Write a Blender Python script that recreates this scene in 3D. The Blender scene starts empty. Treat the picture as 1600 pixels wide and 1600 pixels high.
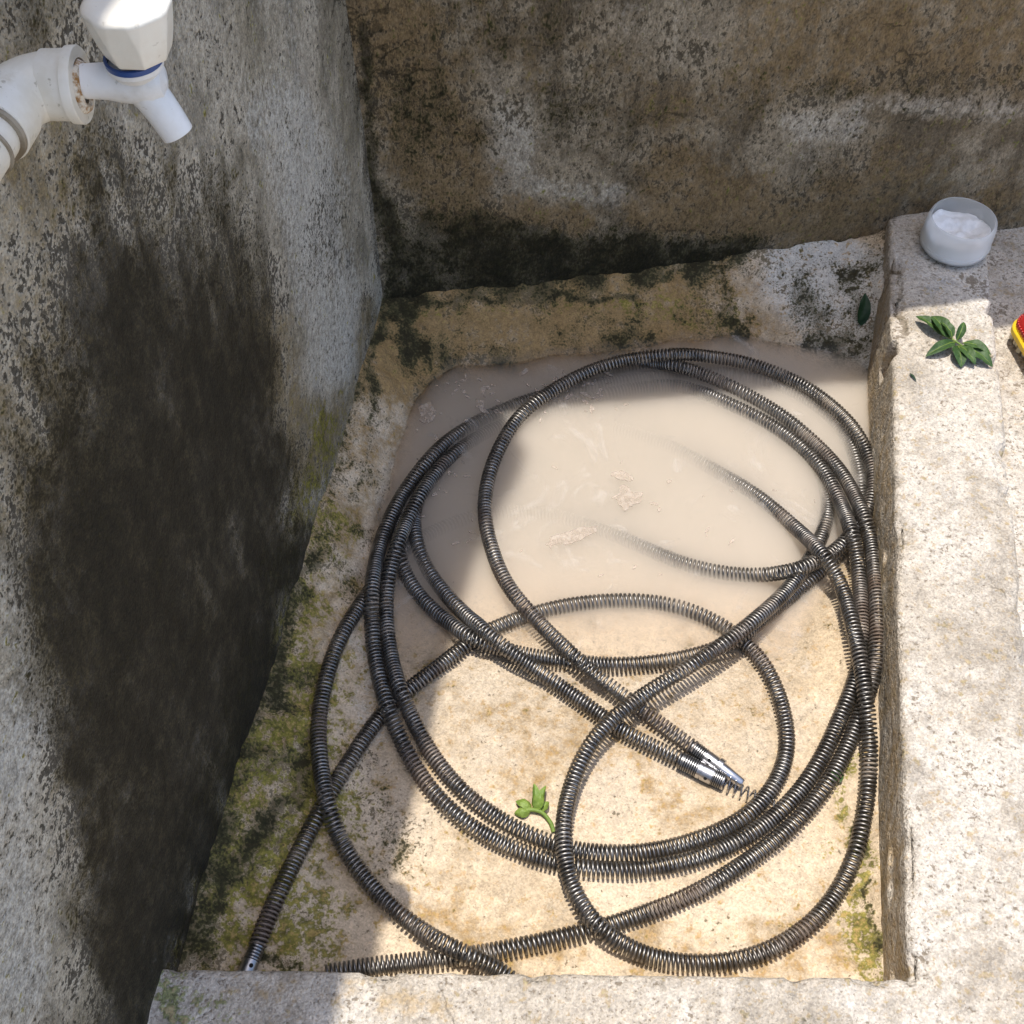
import bpy, math
import numpy as np

# ---------------------------------------------------------------- camera, sky, sun, exposure
scene = bpy.context.scene
COL = scene.collection
cam_data = bpy.data.cameras.new('camera'); cam = bpy.data.objects.new('camera', cam_data); COL.objects.link(cam)
cam.location = (0, 0, 1.1); cam.rotation_euler = (math.radians(36), 0, 0)
cam_data.sensor_width = 36; cam_data.lens = 36*1842/1600; cam_data.clip_start = .02; cam_data.clip_end = 500
scene.camera = cam

sun_vec = np.array([-1/14.6, 1/6.2, 1.0])       # towards the sun: high, behind the back wall and a little left; sun_vec /= np.linalg.norm(sun_vec)
elev = math.asin(sun_vec[2])
world = bpy.data.worlds.new('World'); scene.world = world; world.use_nodes = True
wn = world.node_tree.nodes; wl = world.node_tree.links; wn.clear()
sky = wn.new('ShaderNodeTexSky'); sky.sky_type = 'NISHITA'; sky.sun_disc = False
sky.sun_elevation = elev; sky.sun_rotation = math.radians(-23); sky.air_density = 1.0; sky.dust_density = 2.0
bg = wn.new('ShaderNodeBackground'); bg.inputs[1].default_value = .15
wo = wn.new('ShaderNodeOutputWorld'); wl.new(sky.outputs[0], bg.inputs[0]); wl.new(bg.outputs[0], wo.inputs[0])
sd = bpy.data.lights.new('sun', 'SUN'); sd.energy = 2.75; sd.angle = math.radians(.53); sd.color = (1, .95, .87)
sun = bpy.data.objects.new('sun', sd); COL.objects.link(sun); sun.location = (-1, 1, 5)
from mathutils import Vector
sun.rotation_euler = Vector(sun_vec).to_track_quat('Z', 'Y').to_euler()
scene.view_settings.view_transform = 'Standard'; scene.view_settings.look = 'None'
scene.view_settings.exposure = 0.72; scene.view_settings.gamma = 1
scene.render.engine = 'CYCLES'
cy = scene.cycles
cy.max_bounces = 12; cy.diffuse_bounces = 5; cy.glossy_bounces = 4; cy.transmission_bounces = 6
cy.volume_bounces = 8; cy.transparent_max_bounces = 16
cy.use_adaptive_sampling = True; cy.adaptive_threshold = .012; cy.use_denoising = True; cy.caustics_reflective = False; cy.caustics_refractive = False

# ---------------------------------------------------------------- layout of the basin (metres)
def xw(y): return -.2885+.15*(y-.2466)        # face of the left wall
def yb(x): return 1.094+.165*(x+.13)          # face of the back wall
def xr(y): return .3234+.1695*(y-.258)        # inner edge of the kerb, right run
def yf(x): return .2657-.0128*(x+.28)         # inner edge of the kerb, front run
def ss(a, b, x):
    t = np.clip((x-a)/(b-a), 0, 1); return t*t*(3-2*t)
def floor_z(x,y):
    z=np.where(y<.6,.014*(.6-y)/.34,0)-.036*ss(.58,.84,y)
    z=z+.026*ss(.10,.0,xr(y)-x)*(1-ss(.72,.92,y))*ss(.45,.65,y)
    dl=(x-xw(y))/1.011; z=np.maximum(z, .062*np.clip(1-dl/.115,0,1)**1.6+z*ss(0,.095,dl))
    db=(yb(x)-y)/1.0135; z=np.maximum(z, .058*np.clip(1-db/.165,0,1)**1.5+z*ss(0,.135,db))
    dc=np.hypot(x-.480,y-1.19); z=np.maximum(z,.070*np.clip(1-dc/.215,0,1)**.8+z*ss(0,.215,dc))
    dr=xr(y)-x; z=np.maximum(z, z+.014*np.clip(1-dr/.03,0,1)**2)
    return z

# ---------------------------------------------------------------- numpy noise
def _hash(ix, iy, iz, seed):
    h = (ix*374761393 + iy*668265263 + iz*2147483647 + seed*1274126177) & 0xFFFFFFFF
    h = ((h ^ (h >> 13))*1274126177) & 0xFFFFFFFF
    h = ((h ^ (h >> 16))*2246822519) & 0xFFFFFFFF
    return ((h ^ (h >> 15)) & 0xFFFFFF)/float(0xFFFFFF)
def vnoise(x, y, z, seed=0):
    x, y, z = np.broadcast_arrays(np.asarray(x, float), np.asarray(y, float), np.asarray(z, float))
    fx, fy, fz = np.floor(x), np.floor(y), np.floor(z)
    ix, iy, iz = fx.astype(np.int64), fy.astype(np.int64), fz.astype(np.int64)
    u, v, w = x-fx, y-fy, z-fz
    u, v, w = u*u*(3-2*u), v*v*(3-2*v), w*w*(3-2*w)
    r = 0
    for a in (0, 1):
        for b in (0, 1):
            for c in (0, 1):
                r = r + _hash(ix+a, iy+b, iz+c, seed)*(u if a else 1-u)*(v if b else 1-v)*(w if c else 1-w)
    return r
def fbm(x, y, z, oct=4, seed=0):
    s = 0; a = .5; t = 0; f = 1
    for k in range(oct):
        s = s + a*vnoise(x*f, y*f, z*f, seed+k*7); t += a; a *= .55; f *= 2.03
    return s/t-.5

STAINS = {
 'left': {
  'D': [(0.6333,0.4553,7.7675,-5.3734,-18.5799,-18.2528,0.6933,0.6934,0.75), (0.5965,0.39,5.9728,-4.1102,-15.2846,-12.8422,0.8151,0.7133,0.95), (0.5436,0.3256,4.8925,-3.3846,-13.2823,-9.3235,0.4629,0.5892,1), (0.4541,0.2921,5.4687,-3.9352,-15.2708,-8.5845,0.306,1.0057,1), (0.356,0.2114,7.1064,-5.2292,-21.112,-8.4579,0.1113,1.5025,1), (0.245,0.1445,11.2163,-8.527,-34.8834,-8.9443,-0.1667,2.1668,0.95), (0.6024,0.5816,9.7843,-7.3214,-19.9522,-23.1862,0.5016,0.4389,0.42), (0.4888,0.558,12.8416,-10.1903,-27.0757,-24.4159,0.143,2.217,0.4), (0.3812,0.4548,14.871,-11.9729,-35.5904,-21.0254,0.2087,2.9218,0.42), (0.2841,0.3232,15.1131,-12.1103,-41.1137,-15.0386,0.091,3.1857,0.42), (1.0229,0.042,23.104,-10.0593,-76.4838,-73.9481,0.6256,5.0064,0.5), (0.6294,0.054,8.8055,-5.1726,-28.9481,-17.4183,-1.1166,2.6805,0.95), (0.4028,0.0947,10.4664,-7.1638,-33.5894,-13.4566,-1.307,3.7207,0.95), (0.3962,0.5224,19.6445,-16.1758,-43.4086,-29.7727,0.2002,3.0033,0.25), (0.5698,0.7497,18.7742,-15.5906,-28.1266,-45.7564,0.7517,0.3341,0.3), (1.0997,0.26,38.3905,-17.0016,-110.003,-144.009,2.6493,23.9775,0.6), (0.7225,0.4618,13.9755,-9.1335,-33.1893,-37.5778,1.1336,2.2675,0.4), (0.9167,0.3152,15.3213,-8.1312,-41.9707,-49.0278,-0.6,2.4005,0.3), (0.5902,0.6515,14.9758,-11.6828,-27.3338,-35.9689,0.5844,0.2505,0.35)],
  'O': [(0.4436,0.6362,11.2756,-9.5401,-21.1216,-20.2048,0.1002,2.5046,0.55), (0.7534,0.2033,7.3625,-4.2167,-22.0022,-18.4863,0.6425,2.387,0.6), (0.2801,0.2708,8.5592,-6.7238,-24.3136,-8.2125,0.2786,1.3933,0.35), (0.8439,0.0956,13.4728,-6.9223,-43.217,-36.311,-0.8005,2.0018,0.8), (0.9812,0.0852,19.7603,-9.065,-63.7895,-61.6746,-0.3332,4.0001,0.7), (0.4361,0.289,8.0112,-5.8176,-22.4275,-12.0613,-0.3125,1.8752,0.3), (0.5856,0.6457,9.9552,-7.7661,-18.3537,-23.6578,0.7276,0.7277,0.35)],
  'G': [(0.8127,0.1003,13.379,-7.0484,-42.7948,-34.7877,-0.1346,1.9231,0.62), (0.4782,0.1192,16.4995,-10.9148,-52.1539,-25.4302,-1.1679,4.1719,0.45), (0.6274,0.1125,16.8099,-10.1129,-53.3632,-33.9013,-0.6001,1.4006,0.5), (0.6907,0.116,13.2001,-7.6256,-41.812,-29.35,-0.6668,2.3346,0.5)],
  'P': [(0.9032,0.2897,6.8898,-3.6565,-19.279,-21.4892,0.6435,2.8505,0.85), (0.9111,0.4592,7.4351,-4.221,-17.7094,-25.1809,0.5032,2.1808,0.35), (0.2263,0.4188,17.9714,-15.4711,-44.6832,-14.8474,0.0834,3.9224,0.7), (0.3177,0.5093,27.4146,-23.4296,-61.5802,-33.1172,-0,2.5004,0.4), (0.7406,0.6104,11.1345,-7.7026,-21.7432,-32.8948,1.2678,1.5216,0.25), (0.4003,0.6209,47.3722,-40.7816,-90.982,-76.0247,-0,5.0012,0.4)],
 },
 'back': {
  'D': [(-0.0631,0.106,30.2972,-1.0601,-3.4038,-22.9341,1.9049,-0.0595,0.9), (0.0803,0.0911,28.1436,1.2426,-3.183,-21.5814,2.2729,-0.0796,0.92), (0.2374,0.0749,33.412,4.3217,-3.8056,-25.9784,2.5003,0,0.85), (0.0205,0.0495,61.0135,0.6708,-7.0245,-45.3408,8.7526,-0.3251,1), (0.2572,0.0525,84.6994,11.7235,-9.7392,-65.2452,7.8573,-1.0714,0.9), (-0.1473,0.1413,72.9481,-6.0743,-8.0623,-55.6123,0.1949,4.733,0.9), (-0.1522,0.3172,146.235,-13.9682,-14.6539,-123.699,2.0091,13.0589,0.7), (0.0331,0.4074,25.1142,0.553,-2.3603,-23.1503,2.5012,0.2501,0.26), (0.2892,0.2987,27.0756,4.859,-2.7454,-24.1525,2.0014,0.6004,0.25), (-0.0792,0.3327,24.3437,-1.2222,-2.4146,-21.0241,0.5837,0.667,0.25), (0.1282,0.2583,22.5473,1.7491,-2.3428,-19.173,1.2511,0.6672,0.32), (0.4576,0.2984,60.045,17.0434,-6.0895,-54.8323,7.9563,-0.341,0.36), (-0.0838,0.1667,44.0298,-2.1149,-4.8063,-34.3825,2.3338,0.3334,0.6), (-0.0926,0.2768,20.1841,-1.1446,-2.0743,-16.8017,0.4289,0.7149,0.35), (0.3978,0.0514,83.1608,17.7943,-9.5667,-65.305,5.3573,-0.3571,0.8), (0.6228,0.0156,79.4454,26.1128,-9.2727,-63.1331,5.7151,0.1786,0.6), (0.3842,0.1712,31.0601,6.8615,-3.383,-26.0212,-1,0.5,0.3), (0.0281,0.3163,35.5569,0.626,-3.5651,-30.881,1.5,-0.375,0.3)],
  'O': [(-0.091,0.3058,16.9229,-0.9597,-1.7082,-14.3453,0.8283,1.5974,0.85), (0.4417,0.3542,12.4394,3.5309,-1.2158,-11.7409,1.5914,0,0.7), (0,0.1623,46.5163,0,-5.0888,-36.6877,3.572,0.0893,0.9), (0.3143,0.1364,20.5097,3.6337,-2.2721,-16.6807,2.2539,0.7513,0.75), (0.5521,0.1142,16.8443,5.1778,-1.8853,-13.9857,1.7867,0.2144,0.6), (0.1033,0.3553,16.0117,1.0633,-1.5638,-14.4126,1.669,0.5007,0.4), (0.2381,0.1318,41.3331,5.5335,-4.5888,-33.1689,3.3338,-0,0.9)],
  'G': [(0.0971,0.0796,24.5588,1.3026,-2.7916,-18.7601,5.6087,0.2003,0.3)],
  'P': [(-0.0018,0.2393,32.4486,-0.0356,-3.4084,-26.7647,0.0596,1.43,0.85), (-0.0275,0.3426,36.4577,-0.6392,-3.5921,-31.9298,0,0.7502,0.4), (0.1031,0.1843,59.108,3.5298,-6.395,-47.9331,3.8642,0.2273,0.6), (0.1488,0.3882,24.3551,2.3809,-2.3226,-22.5456,1.0003,0.4168,0.4), (0.3631,0.2496,46.4917,10.1629,-4.8551,-40.6676,1.2501,0.2679,0.8), (0.4983,0.2642,64.3954,19.4905,-6.6679,-57.9075,6.7512,-0.125,0.65), (0.3799,0.1907,41.8845,9.2527,-4.5166,-35.4672,0.3333,0.3333,0.3), (0.6358,-0.0238,43.5823,14.325,-5.1643,-33.987,3.2009,0.4001,0.7)],
 },
 'floor': {
  'G': [(-0.2181,0.6274,67.6829,5.3543,25.4761,-55.7668,-1.2,2.6078,0.6), (-0.2219,0.5663,61.8784,5.1947,20.0296,-52.2493,-0.5356,1.7873,0.75), (-0.2075,0.436,39.0846,3.6796,6.9227,-35.4568,-0.4448,1.6678,0.95), (-0.2487,0.3368,43.31,4.7872,7.4259,-40.0349,-0.778,1.3342,0.9), (-0.1655,0.4395,47.8499,3.9149,5.4417,-44.241,0.3576,0.8585,0.7), (-0.1866,0.3365,44.7612,4.3397,4.1961,-43.3268,1.0023,0.6321,0.75), (0.3343,0.4711,136.914,-22.5261,-8.2491,-124.102,-0.4155,5.4077,0.8), (0.3321,0.3505,100.381,-18.8331,-19.7728,-80.756,0.3004,5.0061,0.85), (0.3004,0.3993,91.5355,-15.2775,0,-88.0422,0.2778,0.8333,0.5), (0.3115,0.3119,73.9207,-13.4015,-5.6499,-69.1232,0.4003,1.5995,0.7), (-0.1775,0.3004,60.0461,5.8064,3.8422,-59.8019,1.0024,-0.3261,0.6), (0.2185,1.1017,49.7614,0.4356,4.8458,-65.1838,3.5312,0.5305,0.55), (0.0163,1.0952,102.35,-0.0215,8.6901,-124.845,15.0067,0.3316,0.4), (-0.1763,0.5563,64.8506,4.9699,13.969,-56.3432,-0.3985,2.6082,0.4)],
  'O': [(0.1105,1.082,25.2428,0.115,2.4188,-32.8404,6.0816,0.0186,0.95), (-0.1081,1.0162,40.7092,0.3411,19.5998,-44.2641,0.7852,0.9768,1), (-0.1493,1.0096,67.5919,3.3211,33.0112,-50.8933,-0.5339,3.2318,0.8), (-0.1762,0.7785,78.0008,4.4633,46.2745,-61.5677,-1.7589,4.9676,0.6), (0,0.3209,43.0681,0,0,-43.3123,2.5002,0.625,0.55), (0.2008,0.3009,43.5735,-5.1422,0,-44.3348,3.75,0.25,0.5), (0.1997,0.4217,27.1237,-2.9723,0,-25.7685,1.2503,0.6668,0.35), (0.0852,0.5424,19.0793,-0.8363,0,-17.0003,0.8752,-0.4376,0.3), (0.0321,0.5063,25.9204,-0.437,0,-23.5329,-2.5001,-0.25,0.3), (-0.2552,0.3978,78.0194,8.0103,18.9363,-68.8515,-1.4017,4.005,0.5), (-0.1282,0.4546,53.2848,3.6831,0,-49.7242,0.8292,1.9825,0.4)],
  'D': [(-0.169,0.9749,141.774,7.8581,82.9407,-104.824,-2.0458,6.7908,0.9), (-0.1741,0.8621,150.959,7.7173,97.9239,-119.596,-2.5013,6.0074,0.6), (-0.2297,0.6256,138.565,11.3002,39.4095,-118.883,-4.1184,8.603,0.8), (-0.2435,0.3603,95.7448,10.2722,17.3539,-87.8262,-2.5044,6.0128,0.75), (0.3417,0.4123,160.315,-29.9138,-34.6223,-124.816,-0.3332,2.4998,0.9), (0.3342,0.3255,277.126,-52.8356,-35.5348,-242.794,0.2593,8.6065,0.6), (0.4236,1.1433,68.1714,-6.9184,-2.0702,-60.4035,4.0776,0.7679,0.35), (0.4051,1.04,57.9318,-1.1596,-7.5909,-64.9737,1.5881,1.0292,0.3), (-0.1361,0.4347,40.3968,2.9966,0,-38.106,0.9864,1.7011,0.35), (0.0163,1.1033,175.433,-0.1213,13.8374,-206.87,25.7277,0.0186,0.8), (-0.2117,0.2888,133.449,14.8141,11.6547,-131.427,3.2092,-0.4346,0.85), (0.2477,1.1377,149.177,-1.0348,12.6216,-181.255,12.2718,0.3406,0.7), (-0.2061,0.4521,97.02,8.9489,18.2168,-87.3519,-0.2779,2.7779,0.6), (-0.1091,0.3962,165.053,10.0174,0,-159.032,2,1,0.5)],
  'P': [(0.4169,1.0868,18.0319,0.0105,-1.7943,-21.6338,0.8218,1.0326,1), (0.4397,1.1426,30.8732,-3.3731,-1.4654,-26.7579,1.0891,0.5991,1), (-0.1593,0.7662,50.7191,2.9447,27.7834,-39.4068,0.6691,-2.3169,0.5), (-0.1537,0.5685,56.0744,3.9244,9.3013,-48.8468,0.4493,2.6913,0.6), (0.3133,0.6609,188.855,-33.6676,-24.2816,-134.121,0.6825,10.5386,0.4), (0.0594,0.3623,28.0382,-0.9454,0,-27.5354,1.6669,0.5834,0.25)],
 },
 'kerb': {
  'G': [(-0.2621,0.2342,55.5927,9.0473,0,-58.7233,1.1429,0.7143,0.5), (-0.2827,0.2415,96.8463,16.9198,0,-101.837,0.8751,2.0003,0.7)],
  'O': [(-0.1549,0.2415,64.5642,6.1808,0,-67.8911,6.6669,0.6667,0.3), (0.4469,0.7951,36.0797,-7.4259,0,-28.2677,0.125,1.0003,0.2), (0.3753,0.3658,35.9759,-7.749,0,-35.1319,-0.5003,1.5009,0.25), (-0.0874,0.2342,77.8297,4.2221,0,-82.2127,2.8001,0.6,0.35)],
  'D': [(0.4571,1.0412,216.04,-40.8462,0,-152.028,0.4169,8.3375,0.6), (0.5683,1.0633,91.7489,-21.3724,0,-63.9785,0.7143,0.7143,0.4)],
  'P': [(0.5264,1.0859,21.2121,-4.5351,0,-14.6563,0.8335,0.5001,0.5), (0.4689,0.7688,29.2164,-6.3863,0,-23.1702,0.7026,3.0109,0.3)],
 },
}
def stain(surface, a, b, seed):
    """soft-edged weathering masks (dark mould, ochre, moss, lime) in the surface's own coordinates"""
    wa = a+.05*fbm(a*9, b*9, seed, 4, seed)+.022*fbm(a*45, b*45, seed, 3, seed+3)
    wb = b+.05*fbm(a*9, b*9, seed+9, 4, seed+5)+.022*fbm(a*45, b*45, seed+4, 3, seed+8)
    out = []
    for ch in 'DOGP':
        keep = np.ones_like(a)
        for (ca, cb, j0, j1, j2, j3, h0, h1, s) in STAINS[surface].get(ch, []):
            p, q = j0*(wa-ca)+j1*(wb-cb), j2*(wa-ca)+j3*(wb-cb)
            hh = h0*h0+h1*h1
            t = np.clip((p*h0+q*h1)/(hh if hh > 1e-9 else 1), -1, 1)
            d = np.hypot(p-t*h0, q-t*h1)
            keep = keep*(1-s*ss(1.75, .25, d))
        out.append(1-keep)
    return np.stack(out, -1)

# ---------------------------------------------------------------- mesh helpers
def tag(o, label=None, cat=None, group=None, kind=None):
    if label: o['label'] = label
    if cat: o['category'] = cat
    if group: o['group'] = group
    if kind: o['kind'] = kind
    return o
def link(o, parent=None):
    COL.objects.link(o)
    if parent is not None:
        o.parent = parent
    return o
def empty(name, loc=(0, 0, 0)):
    o = bpy.data.objects.new(name, None); o.empty_display_size = .02; o.location = loc
    return link(o)
def mesh(name, V, Fc, mat, parent=None, smooth=True, mask=None):
    """V in world coordinates; parented meshes keep their world place (the parent empties only translate)"""
    V = np.asarray(V, float)
    if parent is not None:
        pp = np.array(parent.location)
        if parent.parent is not None: pp = pp+np.array(parent.parent.location)
        V = V-pp
    me = bpy.data.meshes.new(name)
    if isinstance(Fc, np.ndarray):
        n, k = Fc.shape
        me.vertices.add(len(V)); me.vertices.foreach_set('co', V.ravel())
        me.loops.add(n*k); me.loops.foreach_set('vertex_index', Fc.ravel().astype(np.int32))
        me.polygons.add(n); me.polygons.foreach_set('loop_start', np.arange(0, n*k, k, dtype=np.int32))
        me.update(calc_edges=True)
    else:
        me.from_pydata([tuple(v) for v in V], [], Fc); me.update()
    me.polygons.foreach_set('use_smooth', np.full(len(me.polygons), smooth))
    if mask is not None:
        at = me.attributes.new('mask', 'FLOAT_COLOR', 'POINT'); at.data.foreach_set('color', mask.ravel())
    me.materials.append(mat); me.validate()
    if smooth and mask is None and len(V) < 9000: me.set_sharp_from_angle(angle=math.radians(38))
    return link(bpy.data.objects.new(name, me), parent)
def grid_faces(n, m, wrap_m=False, off=0):
    i = np.arange(n-1)[:, None]; mm = m if wrap_m else m-1; j = np.arange(mm)[None]
    j2 = (j+1) % m
    return np.stack([i*m+j, i*m+j2, (i+1)*m+j2, (i+1)*m+j], -1).reshape(-1, 4)+off
def slab(P, off):
    """closed slab from a grid of points P[n,m,3] and a thickness vector"""
    n, m = P.shape[:2]; N = n*m
    V = np.concatenate([P.reshape(-1, 3), P.reshape(-1, 3)+np.array(off)])
    f1 = grid_faces(n, m); f2 = grid_faces(n, m)[:, ::-1]+N
    ring = [i*m for i in range(n)]+[(n-1)*m+j for j in range(1, m)]+[i*m+m-1 for i in range(n-2, -1, -1)]+[j for j in range(m-2, 0, -1)]
    ring = np.array(ring); nx = np.roll(ring, -1)
    f3 = np.stack([nx, ring, ring+N, nx+N], -1)
    return V, np.concatenate([f1, f2, f3])
def frame_of(d):
    d = np.array(d, float); d /= np.linalg.norm(d)
    a = np.array([0, 0, 1.0]) if abs(d[2]) < .9 else np.array([1.0, 0, 0])
    u = np.cross(a, d); u /= np.linalg.norm(u); v = np.cross(d, u)
    return d, u, v
def lathe(profile, p0, d, n=32, radial=None):
    """surface of revolution: profile [(t, r)] along direction d from p0"""
    d, u, v = frame_of(d); p0 = np.array(p0, float)
    th = np.arange(n)*2*np.pi/n
    V = []
    for t, r in profile:
        rr = r if radial is None else radial(t, r, th)
        V.append(p0+d*t+(np.cos(th)*rr)[:, None]*u+(np.sin(th)*rr)[:, None]*v if np.ndim(rr) else p0+d*t+r*(np.cos(th)[:, None]*u+np.sin(th)[:, None]*v))
    V = np.concatenate(V); F = grid_faces(len(profile), n, True)
    return V, F
def tube(P, r, n=12, caps=True):
    """tube through points P with radius r (scalar or per point), parallel-transport frames"""
    P = np.array(P, float); T = np.gradient(P, axis=0); T /= np.linalg.norm(T, axis=1)[:, None]
    d, u, v = frame_of(T[0]); r = np.broadcast_to(r, len(P)); th = np.arange(n)*2*np.pi/n; V = []
    for k in range(len(P)):
        u = u-T[k]*np.dot(u, T[k]); u /= np.linalg.norm(u); v = np.cross(T[k], u)
        V.append(P[k]+r[k]*(np.cos(th)[:, None]*u+np.sin(th)[:, None]*v))
    V = np.concatenate(V); F = [tuple(f) for f in grid_faces(len(P), n, True)]
    if caps: F += [tuple(range(n))[::-1], tuple((len(P)-1)*n+i for i in range(n))]
    return V, F
def merge(*parts):
    V = []; F = []; o = 0
    for v, f in parts:
        V.append(v); F += [tuple(int(i)+o for i in q) for q in f]; o += len(v)
    return np.concatenate(V), F
def catmull(P, n):
    P = np.array(P, float); Q = np.vstack([2*P[0]-P[1], P, 2*P[-1]-P[-2]]); out = []
    for i in range(1, len(Q)-2):
        a, b, c, d = Q[i-1:i+3]
        for t in np.arange(n)/n:
            out.append(.5*(2*b+(c-a)*t+(2*a-5*b+4*c-d)*t*t+(3*b-a-3*c+d)*t**3))
    out.append(P[-1]); return np.array(out)

# ---------------------------------------------------------------- materials
class NT:
    def __init__(s, name):
        s.m = bpy.data.materials.new(name); s.m.use_nodes = True; s.t = s.m.node_tree; s.t.nodes.clear()
        s.out = s.t.nodes.new('ShaderNodeOutputMaterial')
        tc = s.t.nodes.new('ShaderNodeTexCoord'); s.co = tc.outputs['Object']
    def n(s, ty, **kw):
        nd = s.t.nodes.new(ty)
        for k, v in kw.items(): setattr(nd, k, v)
        return nd
    def put(s, sock, v):
        if hasattr(v, 'is_output'): s.t.links.new(v, sock)
        elif isinstance(v, tuple) and len(v) == 3 and sock.type == 'RGBA': sock.default_value = (*v, 1)
        else: sock.default_value = v
    def math(s, op, a, b=0.0, clamp=False):
        nd = s.n('ShaderNodeMath', operation=op, use_clamp=clamp); s.put(nd.inputs[0], a); s.put(nd.inputs[1], b); return nd.outputs[0]
    def mix(s, f, a, b):
        nd = s.n('ShaderNodeMix', data_type='RGBA'); s.put(nd.inputs[0], f); s.put(nd.inputs[6], a); s.put(nd.inputs[7], b); return nd.outputs[2]
    def sst(s, lo, hi, v):
        nd = s.n('ShaderNodeMapRange', interpolation_type='SMOOTHSTEP'); s.put(nd.inputs[0], v); s.put(nd.inputs[1], lo); s.put(nd.inputs[2], hi); return nd.outputs[0]
    def noise(s, scale, detail=3.0, rough=.55, vec=None, dist=0.0):
        nd = s.n('ShaderNodeTexNoise'); s.put(nd.inputs['Vector'], vec or s.co); s.put(nd.inputs['Scale'], scale); s.put(nd.inputs['Detail'], detail); s.put(nd.inputs['Roughness'], rough); s.put(nd.inputs['Distortion'], dist); return nd.outputs[0]
    def voro(s, scale, vec=None, feature='F1'):
        nd = s.n('ShaderNodeTexVoronoi', feature=feature); s.put(nd.inputs['Vector'], vec or s.co); s.put(nd.inputs['Scale'], scale); return nd.outputs[0]
    def mapping(s, scale=(1, 1, 1), rot=(0, 0, 0)):
        nd = s.n('ShaderNodeMapping'); s.put(nd.inputs[0], s.co); nd.inputs[2].default_value = rot; nd.inputs[3].default_value = scale; return nd.outputs[0]
    def bump(s, h, strength, dist=.002, normal=None):
        nd = s.n('ShaderNodeBump'); s.put(nd.inputs['Height'], h); nd.inputs['Strength'].default_value = strength; nd.inputs['Distance'].default_value = dist
        if normal is not None: s.put(nd.inputs['Normal'], normal)
        return nd.outputs[0]
    def pbsdf(s, color, rough=.5, metallic=0.0, normal=None, **kw):
        b = s.n('ShaderNodeBsdfPrincipled'); s.put(b.inputs['Base Color'], color); s.put(b.inputs['Roughness'], rough); s.put(b.inputs['Metallic'], metallic)
        if normal is not None: s.put(b.inputs['Normal'], normal)
        for k, v in kw.items(): s.put(b.inputs[k.replace('_', ' ')], v)
        s.t.links.new(b.outputs[0], s.out.inputs[0]); return b

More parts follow.
